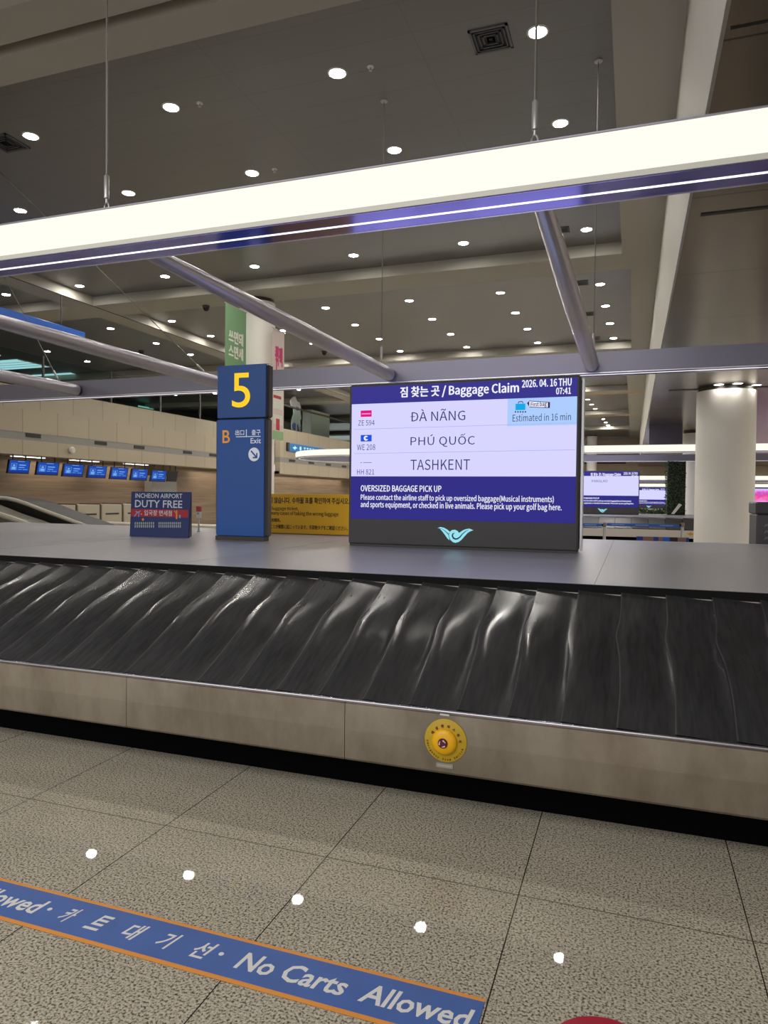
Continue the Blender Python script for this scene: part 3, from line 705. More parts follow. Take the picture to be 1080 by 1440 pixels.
# winged spiral emblem on the base
def emblem(face, c, s, parent, d=.004):
    q = lambda x, y: (c[0]+(x-540)/390*s, c[1]-(y-285)/390*s)
    g = MB()
    for pts in ([(148, 130), (215, 106), (290, 118), (360, 152), (425, 200), (402, 248), (330, 188), (255, 142), (200, 132)],
                [(198, 138), (255, 152), (320, 197), (393, 268), (402, 310), (422, 388), (368, 340), (308, 260), (250, 190)],
                [(938, 157), (850, 124), (770, 138), (700, 170), (628, 222), (600, 185), (540, 155), (470, 165), (424, 205), (406, 260), (412, 312), (436, 370), (490, 420), (550, 437), (620, 415), (680, 370), (740, 300), (810, 220), (870, 180)]):
        poly_uv(g, face, [q(*p) for p in pts], d)
    g.build('emblem', CY, parent)
    g = MB(); pts = [(835, 152), (770, 183), (700, 245), (650, 308), (600, 345), (550, 355), (505, 335), (482, 288), (495, 242), (535, 222)]
    band_uv(g, face, [q(*p) for p in pts], [s/390*w for w in (5, 14, 20, 26, 30, 34, 36, 34, 28, 6)], d+.001); g.build('emblem_groove', mat('emblem_dark', (26, 44, 66), .5), parent)
emblem(fs_, P_(640, 753.4), .172, scr)
g = MB(); g.box((SX1+.012, SY+.06, 1.02), (SX1+.03, SY+.2, 2.57)); g.build('side_strip', mat('silver_edge', (190, 192, 198), .2, .9), scr)

# ================================================================== PYLON 5
FONT[0] = None
PY = 6.62
py = thing('pylon_sign', 'tall blue pylon sign with big yellow 5 and exit arrow', 'sign', (-3.97, PY+.12, 1.0))
xl, xr = -4.262, -3.668
MB().box((xl-.02, PY+.01, 1.0), (xr-.02, PY+.12, 1.045)).build('base', mat('pylon_base_grey', (66, 64, 64), .5), py)
MB().bbox((xl-.028, PY+.012, 1.045), (xr+.014, PY+.13, 2.31), .02).build('lower_case', mat('pylon_case_grey', (84, 80, 84), .4, .3), py)
MB().bbox((xl-.012, PY+.012, 2.315), (xr+.022, PY+.13, 2.885), .02).build('upper_case', mat('pylon_case_dark', (62, 60, 66), .4, .3), py)
PBL = mat('pylon_blue', (22, 88, 176), .35); PBT = mat('pylon_blue_top', (22, 80, 156), .35)
MB().bbox((xl, PY-.006, 1.05), (xr-.012, PY+.014, 2.30), .004).build('lower_panel', PBL, py)
MB().bbox((xl+.005, PY-.006, 2.318), (xr+.002, PY+.014, 2.88), .004).build('upper_panel', PBT, py)
fp = Face('Y', PY-.006)
def PT(name, text, x0, x1, y0, y1, m, bold=0, d=.002):
    g = MB(); text_px(g, fp, text, x0, x1, y0, y1, d, bold); return g.build(name, m, py)
PT('number', '5', 326.5, 352, 524.5, 573, mat('yellow_number', (255, 214, 0), .4, emit=(250, 200, 0), strength=.55), .004, .003)
PT('gate_letter', 'B', 313, 323.5, 605, 623, mat('amber_letter', (232, 160, 52), .4, emit=(226, 150, 40), strength=.25), .01)
PW = mat('white_sign_print', (222, 228, 236), .4, emit=(200, 210, 225), strength=.3)
g = MB()
text_px(g, fp, '出口', 331, 343.5, 604.5, 612, .002, .012); text_px(g, fp, '출구', 354, 366.5, 604, 612, .002, .012); text_px(g, fp, 'Exit', 352.5, 367, 616, 623.5, .002, .008)
a = fp.px(332, 614.3); b = fp.px(366.5, 614.2); rect_uv(g, fp, a[0], b[0], a[1]-.004, a[1]+.004)
a = fp.px(346, 614.2); b = fp.px(347.2, 604); rect_uv(g, fp, a[0], b[0], a[1], b[1])
g.build('exit_lettering', PW, py)
c = fp.px(357.3, 639)
g = MB(); disc_uv(g, fp, c[0], c[1], .068, .002, 32, .073); ad = g.build('arrow_disc', PW, py)
g = MB(); band_uv(g, fp, [(c[0]-.036, c[1]+.038), (c[0]+.028, c[1]-.028)], .017, .003)
band_uv(g, fp, [(c[0]-.014, c[1]-.034), (c[0]+.034, c[1]-.034)], .016, .0032); band_uv(g, fp, [(c[0]+.034, c[1]+.014), (c[0]+.034, c[1]-.042)], .016, .0034)
g.build('arrow', PBL, ad)

# ================================================================== DUTY FREE A-BOARD
DY = 6.7
bd = thing('folding_board', 'navy folding board advertising duty free in white lettering', 'advertising board', (-5.06, DY+.15, 1.0))
zl = 1.515
cs = [at(185, 691, Y=DY), at(269, 691.5, Y=DY), at(264.5, 757, Y=DY), at(182, 753.5, Y=DY)]
xa_, xb_ = -5.465, -4.675
NAVY = mat('navy_board', (20, 44, 108), .45)
BLc, BRc = Vector((xa_-.012, DY, 1.0015)), Vector((-4.682, DY, 1.0015)); TLc, TRc = at(185, 691.3, Y=DY+.1), at(268.5, 692, Y=DY+.1)
MB().prism([BLc, BRc, TRc, TLc], (0, .014, 0)).build('front_panel', NAVY, bd)
BK = Vector((-.17, .30, 0)); TK = Vector((-.02, .03, 0))
MB().prism([BLc+BK, BRc+BK, TRc+TK, TLc+TK], (0, .014, 0)).build('back_panel', NAVY, bd)
MB().prism([BRc+Vector((-.004, .014, 0)), BRc+BK+Vector((-.004, 0, 0)), TRc+TK+Vector((-.004, 0, 0)), TRc+Vector((-.004, .014, 0))], (.006, 0, 0)).build('end_gusset', mat('black_board', (12, 12, 14), .6), bd)
SKX = (TLc.x-BLc.x)/(TLc.z-1.0)
class Slant:
    kind = 'S'
    def P(s, u, v, d=.002): return Vector((u+(v-1.0)*SKX, DY+(v-1.0)*.10/.515-d, v))
    def px(s, x, y):
        p = at(x, y, Y=DY+.05)
        for _ in range(4): p = at(x, y, Y=DY+(p.z-1.0)*.10/.515)
        return (p.x-(p.z-1.0)*SKX, p.z)
fd = Slant(); DW = mat('board_white_print', (214, 220, 232), .5)
g = MB(); text_px(g, fd, 'INCHEON AIRPORT', 190.5, 256.5, 694, 700.5, .002, .012); text_px(g, fd, 'DUTY FREE', 190, 256.5, 703.5, 714, .002, .012); g.build('lettering', DW, bd)
a = fd.px(183.5, 727); b = fd.px(266, 716.5)
g = MB(); rect_uv(g, fd, BLc.x+.004, BRc.x-.004, fd.px(225, 727)[1], fd.px(225, 716.3)[1], .0015); g.build('red_band', mat('board_red', (176, 32, 52), .5), bd)
g = MB(); text_px(g, fd, '입국장 면세점', 203, 242, 717.5, 725.2, .003, .012); g.build('band_lettering', DW, bd)
g = MB()
for (x0_, x1_) in ((189.5, 218), (223, 255.5)):
    n = 10 if x0_ < 200 else 12
    for k in range(n):
        xa2 = x0_+(x1_-x0_)*k/n; xb2 = xa2+(x1_-x0_)/n*.62
        for (ya, yb) in ((734.2, 737.4), (738.2, 742)): p = fd.px(xa2, yb); q = fd.px(xb2, ya); rect_uv(g, fd, p[0], q[0], p[1], q[1], .002)
g.build('shelf_print', mat('board_grey_print', (168, 176, 178), .5), bd)
g = MB()
band_uv(g, fd, [fd.px(189, 726.5), fd.px(193, 721), fd.px(198, 718.5)], .012, .003); band_uv(g, fd, [fd.px(191, 719), fd.px(196, 721), fd.px(195, 727)], .012, .0031)
p = fd.px(252, 728.5); q = fd.px(254.2, 724); rect_uv(g, fd, p[0], q[0], p[1], q[1], .003); g.build('traveller_print', mat('board_blue_print', (120, 170, 216), .5), bd)
g = MB()
disc_uv(g, fd, *fd.px(199, 723), .010, .0032, 12); disc_uv(g, fd, *fd.px(248.5, 719), .012, .003, 12)
band_uv(g, fd, [fd.px(248.5, 720), fd.px(248.5, 730)], .022, .003); band_uv(g, fd, [fd.px(245, 718), fd.px(248, 722)], .01, .003); disc_uv(g, fd, *fd.px(201.3, 730.5), .016, .0034, 12)
g.build('traveller_print', mat('board_orange_print', (222, 150, 62), .5), bd)
FONT[0] = GROT
# ================================================================== YELLOW NOTICE, RED SIGNAL POST
YY = 8.0
yb_ = thing('notice_board', 'wide mustard yellow notice board about luggage tickets behind the blue pylon', 'notice board', (-4.0, YY, 1.0))
p0 = at(330, 694, Y=YY); p1 = at(520, 697.5, Y=YY)
MB().bbox((p0.x, YY, 1.0), (p1.x, YY+.05, at(440, 695, Y=YY).z), .006).build('panel', mat('mustard_yellow', (226, 174, 20), .5), yb_)
MB().box((p0.x, YY-.004, 1.0012), (p1.x, YY+.06, 1.012)).build('foot_rail', mat('brown_rail', (120, 84, 40), .5), yb_)
fy = Face('Y', YY); YPRINT = mat('brown_black_print', (44, 34, 18), .5)
for it in (('지 않습니다. 수하물 표를 확인하여 주십시오.', 378.5, 491.5, 699.5, 708.5, .002, .012),
           ('your luggage ticket.', 369.5, 420, 712.3, 718.6, .002, .006),
           ('many cases of taking the wrong luggage', 380, 476, 719, 726.5, .002, .006),
           ('行李的情形。', 374, 395, 728.5, 734, .002, .01),
           ('ことが頻繁に起こっています。手荷物タグをご確認ください。', 380.5, 489, 738.5, 744.8, .002, .008)):
    g = MB(); text_px(g, fy, *it); g.build('lettering', YPRINT, yb_)
c = at(279.5, 748, Z=1.0)
st = thing('signal_post', 'small post with red and white signal box beside the folding board', 'signal post', (c.x, c.y, 1.0))
zt = at(279.5, 712, Y=c.y).z; zm = at(279.5, 728.5, Y=c.y).z; zr = at(279.5, 719.5, Y=c.y).z; hw = .030
MB().lathe((c.x, c.y, 1.0), [(.025, 0), (.025, .008), (.012, .014), (.011, zm-1.0)], 'Z', 14).build('stem', LGREY, st, smooth=True)
MB().bbox((c.x-hw, c.y-.02, zm), (c.x+hw, c.y+.02, zr), .004).build('white_box', mat('box_white', (205, 202, 196), .5), st)
MB().bbox((c.x-hw, c.y-.02, zr), (c.x+hw, c.y+.02, zt), .004).build('red_box', mat('signal_red', (176, 26, 36), .4), st)
g = MB()
for k in range(3): rect_uv(g, Face('Y', c.y-.02), c.x-.017, c.x+.015, zr-.012-k*.009-.005, zr-.012-k*.009, .001)
g.build('box_print', DARK, st)

# ================================================================== COLUMNS, BANNERS, PLANTS
def column(x, y, r, ztop, label, cap=True):
    t = thing('column', label, 'column', (x, y, 0))
    MB().lathe((x, y, 0), [(r, 0), (r, ztop-.09)], 'Z', 56).build('shaft', WHITE, t, smooth=True)
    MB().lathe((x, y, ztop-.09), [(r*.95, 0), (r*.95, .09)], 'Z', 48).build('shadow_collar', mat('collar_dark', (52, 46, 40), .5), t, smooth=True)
    MB().lathe((x, y, 0), [(r+.012, 0), (r+.012, .12), (r, .125)], 'Z', 48).build('skirting', LGREY, t, smooth=True)
    return t
c = at(362, 416, Z=ZB); column(c.x-.23, c.y+.41, .47, ZB, 'round white column flanked by banners behind the blue pylon')
c = at(1019.5, 541, Z=4.3); CY_ = 19.75; cx = at(1019.5, 640, Y=CY_).x; column(cx, CY_, .69, 4.3, 'thick round white column at the right of the deck')
cx2 = at(978, 640, Y=32).x; column(cx2, 32, .5, 4.3, 'white column half hidden behind the thick right column')
cx3 = at(832, 655, Y=60).x; column(cx3, 60, .4, 6.6, 'thin pale column far behind the second screen')
def banner(X, a, b, zb, m, lines, label, blob):
    p, q = at(*a, X=X), at(*b, X=X); zt = (p.z+q.z)/2
    t = thing('hanging_banner', label, 'banner', (X, (p.y+q.y)/2, zb))
    g = MB().box((X-.006, p.y, zb), (X+.006, q.y, zt)); g.build('cloth', m, t)
    MB().path([(X, p.y-.04, zt), (X, q.y+.04, zt)], .015, 8).build('top_rod', LGREY, t, smooth=True)
    xc = -9.52; ym = min(max(16.65, p.y), q.y); MB().path([(X, ym, zt), (xc+(.46 if X > xc else -.46), 16.65, zt)], .014, 8).build('bracket', LGREY, t, smooth=True)
    return t, Face('X', X+.006), p.y, q.y, zt
GB = mat('banner_green', (120, 160, 118), .7)
t, f_, y0, y1, zt = banner(-9.55, (317, 428), (346, 437), 3.4, GB, [], 'green hanging banner with white Korean lettering left of the column', None)
g = MB(); w_ = y1-y0
text_uv(g, f_, '쓰면돼', y0+.14*w_, y0+.86*w_, zt-.93, zt-.60, .002, .02); text_uv(g, f_, '스면세', y0+.14*w_, y0+.86*w_, zt-1.30, zt-.97, .002, .02)
g.build('lettering', mat('banner_white', (226, 228, 214), .6), t)
g = MB(); text_uv(g, f_, '+', y0+.14*w_, y0+.26*w_, zt-1.72, zt-1.60, .004, .02)
g.build('plus_print', MATS['banner_white'], t)
g = MB(); poly_uv(g, f_, [(y0+.10*w_+a_, zt-2.6+b_) for a_, b_ in ((0, 0), (.75*w_, 0), (.75*w_, .85), (.66*w_, 1.0), (.08*w_, 1.03), (0, .95))], .003); g.build('pink_patch', mat('banner_pink', (196, 40, 122), .6), t)
t, f_, y0, y1, zt = banner(-8.80, (384, 462), (399.5, 468), 2.92, mat('banner_pale', (226, 206, 200), .7), [], 'pale pink hanging banner right of the white column', None)
w_ = y1-y0; g = MB()
rect_uv(g, f_, y0+.25*w_, y0+.35*w_, zt-1.05, zt-.5, .002)
text_uv(g, f_, '퀵팩', y0+.15*w_, y0+.85*w_, zt-.95, zt-.40, .003, .03); g.build('lettering', mat('banner_magenta', (206, 36, 108), .6), t)
g = MB(); rect_uv(g, f_, y0+.05*w_, y0+.9*w_, zt-2.05, zt-1.5, .002); rect_uv(g, f_, y0+.05*w_, y0+.9*w_, zt-2.45, zt-2.2, .002); g.build('white_patch', MATS['banner_white'], t)
g = MB(); rect_uv(g, f_, y0, y1, zt-2.85, zt-2.62, .002); g.build('green_patch', mat('banner_leaf', (150, 190, 140), .7), t)
g = MB(); rect_uv(g, f_, y0+.3*w_, y0+.62*w_, zt-2.6, zt-2.3, .003); rect_uv(g, f_, y0+.05*w_, y0+.75*w_, zt-1.78, zt-1.7, .003); g.build('red_patch', mat('banner_red', (200, 60, 70), .7), t)

# blue hanging direction sign at the far left
a = at(0, 432, X=-14); b = at(120, 467, X=-14)
t = thing('hanging_sign', 'long blue overhead sign box hanging at the upper left', 'sign', (-14, (a.y+b.y)/2, a.z))
zt = (a.z+b.z)/2; zb = at(118, 480, X=-14).z
MB().bbox((-14.25, 9.0, zb), (-14.0, b.y, zt), .012).build('sign_box', mat('deep_blue_sign', (34, 84, 168), .4, emit=(34, 84, 168), strength=.25), t)
MB().box((-14.26, 9.0, zb-.02), (-13.99, b.y+.01, zb)).build('bottom_trim', DARK, t)
for y in (10, 14.6): MB().path([(-14.12, y, zt), (-14.12, y, ZB)], .02, 8).build('hanger_rod', DARK, t, smooth=True)

# ================================================================== LEFT BACKGROUND: monitors, tubes, counters
MX = -18.35; K = 18.35/17.5
mon = []
SCRB = glow('monitor_blue', (22, 74, 178)); SCRD = glow('monitor_blue_dark', (16, 52, 138)); SCRL = glow('monitor_light', (120, 178, 240), .9)
cols = [(7, 40), (47, 81), (84, 116), (119, 148), (151, 178), (180, 206), (208, 232)]
def monitor(y0, y1, zt, zb, label, lit=True):
    t = thing('flight_monitor', label, 'monitor', (MX, (y0+y1)/2, zb), 'blue check-in monitors')
    tilt = .20
    P = lambda u, v, d: Vector((MX+(v-.0)*tilt*(zt-zb)+d, y0+u*(y1-y0), zb+v*(zt-zb)))
    MB().add([P(0, 0, 0), P(1, 0, 0), P(1, 1, 0), P(0, 1, 0), P(0, 0, -.06), P(1, 0, -.06), P(1, 1, -.06), P(0, 1, -.06)], [[0, 1, 2, 3], [4, 5, 6, 7], [0, 1, 5, 4], [1, 2, 6, 5], [2, 3, 7, 6], [3, 0, 4, 7]]).build('housing', mat('monitor_black', (18, 18, 20), .4), t)
    q = lambda g, u0, u1, v0, v1, d: g.add([P(u0, v0, d), P(u1, v0, d), P(u1, v1, d), P(u0, v1, d)], [[0, 1, 2, 3]])
    if lit:
        g = MB(); q(g, .04, .96, .08, .82, .003); q(g, .04, .96, .84, .95, .003); g.build('screen', SCRB, t)
        g = MB(); q(g, .04, .96, .06, .24, .004); g.build('footer', SCRD, t)
        g = MB(); q(g, .16, .34, .30, .50, .005); q(g, .20, .30, .54, .66, .005)
        for a_ in ((.12, .38, .26, .275), (.12, .38, .735, .75), (.12, .135, .26, .75), (.365, .38, .26, .75), (.48, .80, .60, .67), (.48, .74, .44, .49), (.46, .62, .30, .33), (.68, .90, .30, .33), (.40, .72, .87, .91)): q(g, *a_, .005)
        g.build('screen_print', SCRL, t)
    g = MB()
    for u in (.2, .8): g.path([P(u, .95, -.03), Vector((P(u, .95, -.03).x, P(u, .95, 0).y, 2.7))], .02, 8)
    g.build('hanger', mat('monitor_black'), t)
nm = ['first', 'second', 'third', 'fourth', 'fifth', 'sixth', 'seventh']
for k, (xa_, xb_) in enumerate(cols):
    ym = 645.5+ (xa_)*.073
    a = at(xa_+3, ym, X=-17.6*1.043); b = at(xb_, ym+2, X=-17.6*1.043); zz = at(xa_+2, ym+19.5-.016*xa_, X=MX)
    monitor(a.y, b.y, a.z, zz.z, f'lit blue check-in monitor, {nm[k]} from the left under the beige fascia')
a = at(235, 662, X=MX); b = at(248, 662, X=MX)
monitor(a.y, b.y, a.z, at(235, 677, X=MX).z, 'unlit black monitor at the right end of the blue monitors', False)
n = 0
for (xa_, xb_, yy) in ((16, 31, 640), (33, 50, 641.5), (52, 62, 642.5), (99, 105, 645.5), (107, 121, 647), (123, 138, 648.5), (175, 184, 651.5), (186, 197, 652.5), (198, 207, 653.3)):
    a = at(xa_, yy, X=-19.0); b = at(xb_, yy, X=-19.0)
    t = thing('tube_light', f'short white tube light under the fascia, {ORD[n] if n < 8 else "last"} from the left', 'tube light', (-19, a.y, 2.69), 'tube lights under the fascia'); n += 1
    MB().box((-19.09, a.y, 2.662), (-18.93, b.y, 2.70)).build('housing', MATS['white_enamel'], t)
    MB().box((-19.07, a.y+.02, 2.645), (-18.92, b.y-.02, 2.663)).build('tube', glow('tube_glow', (250, 250, 250), 2.2), t)
# warm wall-wash under the fascia
for y in (19.5, 23.2, 29.5):
    l = bpy.data.lights.new('fascia_washer', 'AREA'); l.shape = 'RECTANGLE'; l.size = .3; l.size_y = 2.6; l.energy = 18; l.color = (1, .88, .74)
    o = bpy.data.objects.new('fascia_washer', l); o.location = (-19.2, y, 2.6); COL.objects.link(o)
l = bpy.data.lights.new('fascia_washer', 'AREA'); l.shape = 'RECTANGLE'; l.size = .3; l.size_y = 10; l.energy = 45; l.color = (1, .88, .74)
o = bpy.data.objects.new('fascia_washer', l); o.location = (-17.9, 38, 2.5); COL.objects.link(o)
# counters
ys = [at(x, 710, X=-17.3).y for x in (2, 33, 70, 107, 141, 172, 205, 238)]
for k in range(len(ys)-1):
    t = thing('check_in_counter', f'beige check-in counter with dark slot, {nm[k]} from the left below the wood wall', 'counter', (-17.6, (ys[k]+ys[k+1])/2, 0), 'check-in counters')
    MB().bbox((-18.2, ys[k]+.09, 0), (-17.3, ys[k+1]-.02, 1.09), .01).build('body', mat('counter_beige', (176, 166, 146), .5), t)
    ym_ = (ys[k]+ys[k+1])/2+.04; w_ = (ys[k+1]-ys[k])*.30
    MB().box((-17.32, ym_-w_, .735), (-17.288, ym_+w_, .79)).build('slot', mat('slot_black', (30, 28, 26), .5), t)
    MB().box((-18.2, ys[k], 0), (-17.36, ys[k]+.09, 1.12)).build('end_post', mat('post_brown', (62, 52, 44), .5), t)
# fascia vents and clock
n = 0
for (X_, pts) in ((-18, ((47, 612.5), (142, 623.2), (196, 629), (264, 636.2), (300, 640))), (-17, ((411, 648), (438, 651), (462, 653.5), (484, 656)))):
    for (px_, py_) in pts:
        c = at(px_, py_, X=X_); hw = .30 if X_ == -18 else .34
        t = thing('wall_vent', f'dark slotted vent in the grey wall stripe, {(ORD+["ninth"])[n]} from the left', 'wall vent', (X_, c.y, c.z), 'wall stripe vents'); n += 1
        MB().box((X_-.01, c.y-hw, c.z-.062), (X_+.006, c.y+hw, c.z+.062)).build('vent_box', mat('vent_black', (34, 32, 30), .6), t)
        g = MB()
        for k in range(3): g.box((X_+.004, c.y-hw+.02, c.z-.042+.034*k), (X_+.012, c.y+hw-.02, c.z-.032+.034*k))
        g.build('vent_fin', mat('fin_grey', (60, 57, 54), .5), t)
c = at(99, 633, X=-18)
t = thing('wall_speaker', 'small round white speaker on the beige fascia above the monitors', 'speaker', (-18, c.y, c.z))
MB().lathe((-18, c.y, c.z), [(.09, 0), (.11, .04), (.11, .10), (.10, .12)], 'X', 24).build('speaker_body', MATS['white_enamel'], t, smooth=True)
MB().lathe((-17.88, c.y, c.z), [(.085, 0), (.08, .012), (.001, .016)], 'X', 24).build('speaker_mesh', mat('mesh_white', (205, 200, 190), .7), t, smooth=True)
# feeder conveyor at the far left (pale rims, dark belt)
fc = thing('feeder_conveyor', 'dark curved feeder conveyor with pale rims at the left edge', 'conveyor', (-12.5, 12.3, 0))
def curve_px(pts, Y): return [at(*p, Y=Y) for p in pts]
ct = curve_px([(-60, 694), (-30, 697), (0, 701), (12, 702), (25, 705), (40, 710), (60, 718), (90, 729), (120, 740), (138, 746)], 12.0)
cl_ = curve_px([(-60, 700), (0, 724), (27, 733), (52, 743)], 11.2)
top = [(p.x, 12.0, p.z) for p in ct]
poly = top + [(top[-1][0]+.2, 12.0, .3), (top[0][0], 12.0, .3)]
MB().prism(poly, (0, .9, 0)).build('belt_side', mat('conveyor_black', (26, 26, 24), .45), fc)
MB().path([(p[0], 11.98, p[2]+.015) for p in top], .045, 8).build('upper_rim', mat('rim_grey', (176, 170, 154), .4), fc, smooth=True)
MB().path([(p.x, 11.2, p.z+.01) for p in cl_], .055, 8).build('lower_rim', mat('rim_grey'), fc, smooth=True)
MB().prism([(p.x, 11.22, p.z) for p in cl_] + [(cl_[-1].x+.2, 11.22, .3), (cl_[0].x, 11.22, .3)], (0, .6, 0)).build('side_skirt', mat('skirt_olive', (100, 96, 84), .5), fc)
MB().box((-14.2, 11.4, 0), (-10.8, 12.8, .32)).build('support', KICK, fc)
# neighbouring carousel beyond, mostly hidden by the deck
zc = at(200, 737, Y=16.0).z
nc = thing('baggage_carousel', 'low carousel with pale rim seen between deck and check-in counters', 'baggage carousel', (-11, 16.4, 0))
xa_, xb_ = at(124, 737, Y=16).x, at(298, 737, Y=16).x
MB().box((xa_, 16.0, 0), (xb_, 16.9, zc-.10)).build('body', mat('conveyor_black'), nc)
MB().box((xa_-.05, 15.96, zc-.055), (xb_+.05, 16.95, zc)).build('rim', mat('rim_pale', (196, 188, 172), .4), nc)

# balcony standee and blue wall sign
XS = -17.45
p0 = at(408, 572, X=XS); p1 = at(424, 572, X=XS); z1 = at(414, 557, X=XS).z
t = thing('cardboard_standee', 'white cutout standee behind the balcony glass', 'standee', (XS, (p0.y+p1.y)/2, 4.9))
w_ = p1.y-p0.y; zb = 4.92; h_ = z1-zb
out = [(.35, 0), (.85, 0), (.95, .2), (.9, .36), (1.0, .42), (.92, .6), (.95, .74), (.85, .86), (.6, .88), (.45, 1.0), (.25, .97), (.0, .84), (.08, .7), (.28, .66), (.3, .5), (.18, .38), (.12, .2), (.15, .06)]
MB().prism([(XS, p0.y+u*w_, zb+v*h_) for u, v in out], (-.03, 0, 0)).build('cutout_board', mat('standee_white', (222, 222, 224), .6), t)
f_ = Face('X', XS); g = MB()
poly_uv(g, f_, [(p0.y+u*w_, zb+v*h_) for u, v in ((.18, .08), (.48, .04), (.5, .24), (.3, .26), (.16, .18))], .004); poly_uv(g, f_, [(p0.y+u*w_, zb+v*h_) for u, v in ((.62, .02), (.84, .03), (.7, .24), (.6, .22))], .004)
rect_uv(g, f_, p0.y+.5*w_, p0.y+.75*w_, zb+.62*h_, zb+.72*h_, .004)
g.build('lilac_print', mat('standee_lilac', (120, 112, 186), .6), t)
MB().box((XS-.3, p0.y+.2*w_, 4.86), (XS+.1, p1.y-.1*w_, 4.93)).build('foot', LGREY, t)
MB().box((-18.4, 32.3, 4.1), (-17.3, 60, 4.88)).build('floor', mat('upper_floor_carpet'))['kind'] = 'structure'
a = at(407, 623, X=-16.9); b = at(452, 634, X=-16.9); zb = at(407, 634, X=-16.9).z; zt = a.z
t = thing('wall_sign', 'long lit blue sign on the far wall above the second light ring', 'sign', (-16.9, (a.y+b.y)/2, zb))
MB().box((-16.98, a.y, zb), (-16.9, a.y+7.5, zt)).build('sign_box', glow('blue_sign_glow', (58, 124, 178), .9), t)
MB().box((-17, a.y-.18, zb-.02), (-16.88, a.y, zt+.02)).build('end_cap', DARK, t)
f_ = Face('X', -16.9); g = MB(); y_ = a.y+.35; hh = zt-zb
poly_uv(g, f_, [(y_, zb+.5*hh), (y_+.25, zb+.62*hh), (y_+.3, zb+.82*hh), (y_+.36, zb+.62*hh), (y_+.6, zb+.5*hh), (y_+.36, zb+.4*hh), (y_+.3, zb+.2*hh)], .004)
disc_uv(g, f_, y_+.95, zb+.5*hh, .12, .004, 16)
for k in range(5):
    q = y_+1.35+.36*k; rect_uv(g, f_, q, q+.24, zb+.58*hh, zb+.72*hh, .004); rect_uv(g, f_, q+.08, q+.15, zb+.3*hh, zb+.58*hh, .004)
g.build('sign_print', glow('sign_print_glow', (190, 240, 250), 1.0), t)
# lit dots and teal reveal of the rooms upstairs
a = at(195, 571, X=-27.7); b = at(216, 571.5, X=-27.7)
g = thing('lounge_light', 'teal lit strip inside the dark glazed room upstairs', 'light', (-27.7, a.y, a.z))
MB().box((-27.75, a.y, a.z-.04), (-27.69, b.y, a.z+.04)).build('light_bar', glow('teal_glow', (120, 190, 170), .8), g)

# ================================================================== RIGHT BACKGROUND
# second carousel, its screen and ring, and the ones further on
def far_carousel(ya, zt, zb, zd, yd, x0, x1, label, plates=True):
    t = thing('baggage_carousel', label, 'baggage carousel', ((x0+x1)/2, yd+2, 0))
    MB().box((x0, ya+.25, 0), (x1, yd+4.6, zb+.05)).build('plinth', KICK, t)
    MB().bbox((x0, ya, zb), (x1, ya+.05, zt), .008).build('apron_panel', mat('far_apron', (206, 198, 188), .35, .2), t)
    MB().box((x0, yd, zd-.05), (x1, yd+4.4, zd)).build('deck', DECKM, t)
    MB().box((x0, yd-.01, zd-.04), (x1, yd+.0, zd-.001)).build('deck_edge', mat('far_deck_edge', (176, 172, 186), .4), t)
    if plates:
        n = int((x1-x0)/.5)
        vs = MB(); vs.prism([(x0, ya+.05, zt-.02), (x0, yd, zd-.05), (x0, yd, zd-.12), (x0, ya+.05, zt-.1)], (x1-x0, 0, 0)).build('belt_bed', mat('plain_rubber'), t)
        for k in range(min(n, 40)):
            xx = x0+k*.5
            if not (-7 < xx < 3.5): continue
            g = MB().prism([(xx, ya+.04, zt+.02), (xx+.47, ya+.04, zt-.005), (xx+.47, yd-.01, zd-.055), (xx, yd-.01, zd-.03)], (0, .01, .02))
            g.build('belt_plate', mat('plate_rubber', (66, 65, 66), .3) if k % 3 else mat('plate_rubber_light', (92, 91, 92), .3), t)
    return t
ya2 = 22.95
zt2 = at(900, 744.5, Y=ya2).z; zb2 = at(900, 755.5, Y=ya2).z; yd2 = 24.0; zd2 = at(900, 726.5, Y=yd2).z
far_carousel(ya2, zt2, zb2, zd2, yd2, -13, 9, 'second baggage carousel with pale apron behind the barrier tape')
ya3 = 47; zd3 = at(941, 715.5, Y=50).z; far_carousel(ya3, .42, .2, zd3, 48, -12, 9, 'third baggage carousel far behind the planted pillar', False)
def far_screen(Y, xr_px, yt, yb, w, label, city, zdeck=None):
    b = at(xr_px, yb, Y=Y); a = at(xr_px, yt, Y=Y); zb = zdeck if zdeck is not None else b.z
    t, f, U, V = bag_screen(b.x-w, b.x, Y, zb, a.z, label, [])
    g = MB(); text_uv(g, f, '짐 찾는 곳 / Baggage Claim', U(.26), U(.72), V(.87), V(.955), .006, .018); text_uv(g, f, '2026. 04. 16 THU', U(.76), U(.97), V(.91), V(.97), .006, .01); text_uv(g, f, '07:41', U(.88), U(.97), V(.85), V(.90), .006, .01)
    text_uv(g, f, 'OVERSIZED BAGGAGE PICK UP', U(.05), U(.40), V(.35), V(.39), .006, .012)
    text_uv(g, f, 'Please contact the airline staff to pick up oversized baggage(Musical instruments)', U(.05), U(.88), V(.285), V(.33), .006, .014)
    text_uv(g, f, 'and sports equipment, or checked in live animals. Please pick up your golf bag here.', U(.05), U(.92), V(.23), V(.275), .006, .014)
    g.build('screen_lettering', WT, t)
    if city:
        g = MB(); text_uv(g, f, city, U(.28), U(.52), V(.735), V(.795), .006); g.build('city_text', DK, t)
    emblem(f, (U(.45), V(.085)), .168, t, .006)
far_screen(26.3, 898.5, 662, 724.5, 2.24, 'smaller lit Baggage Claim screen listing PANGLAO on the second carousel', 'PANGLAO', zd2)
far_screen(50, 941, 686, 715.5, 2.3, 'smallest lit Baggage Claim screen far behind the planted pillar', None, zd3)
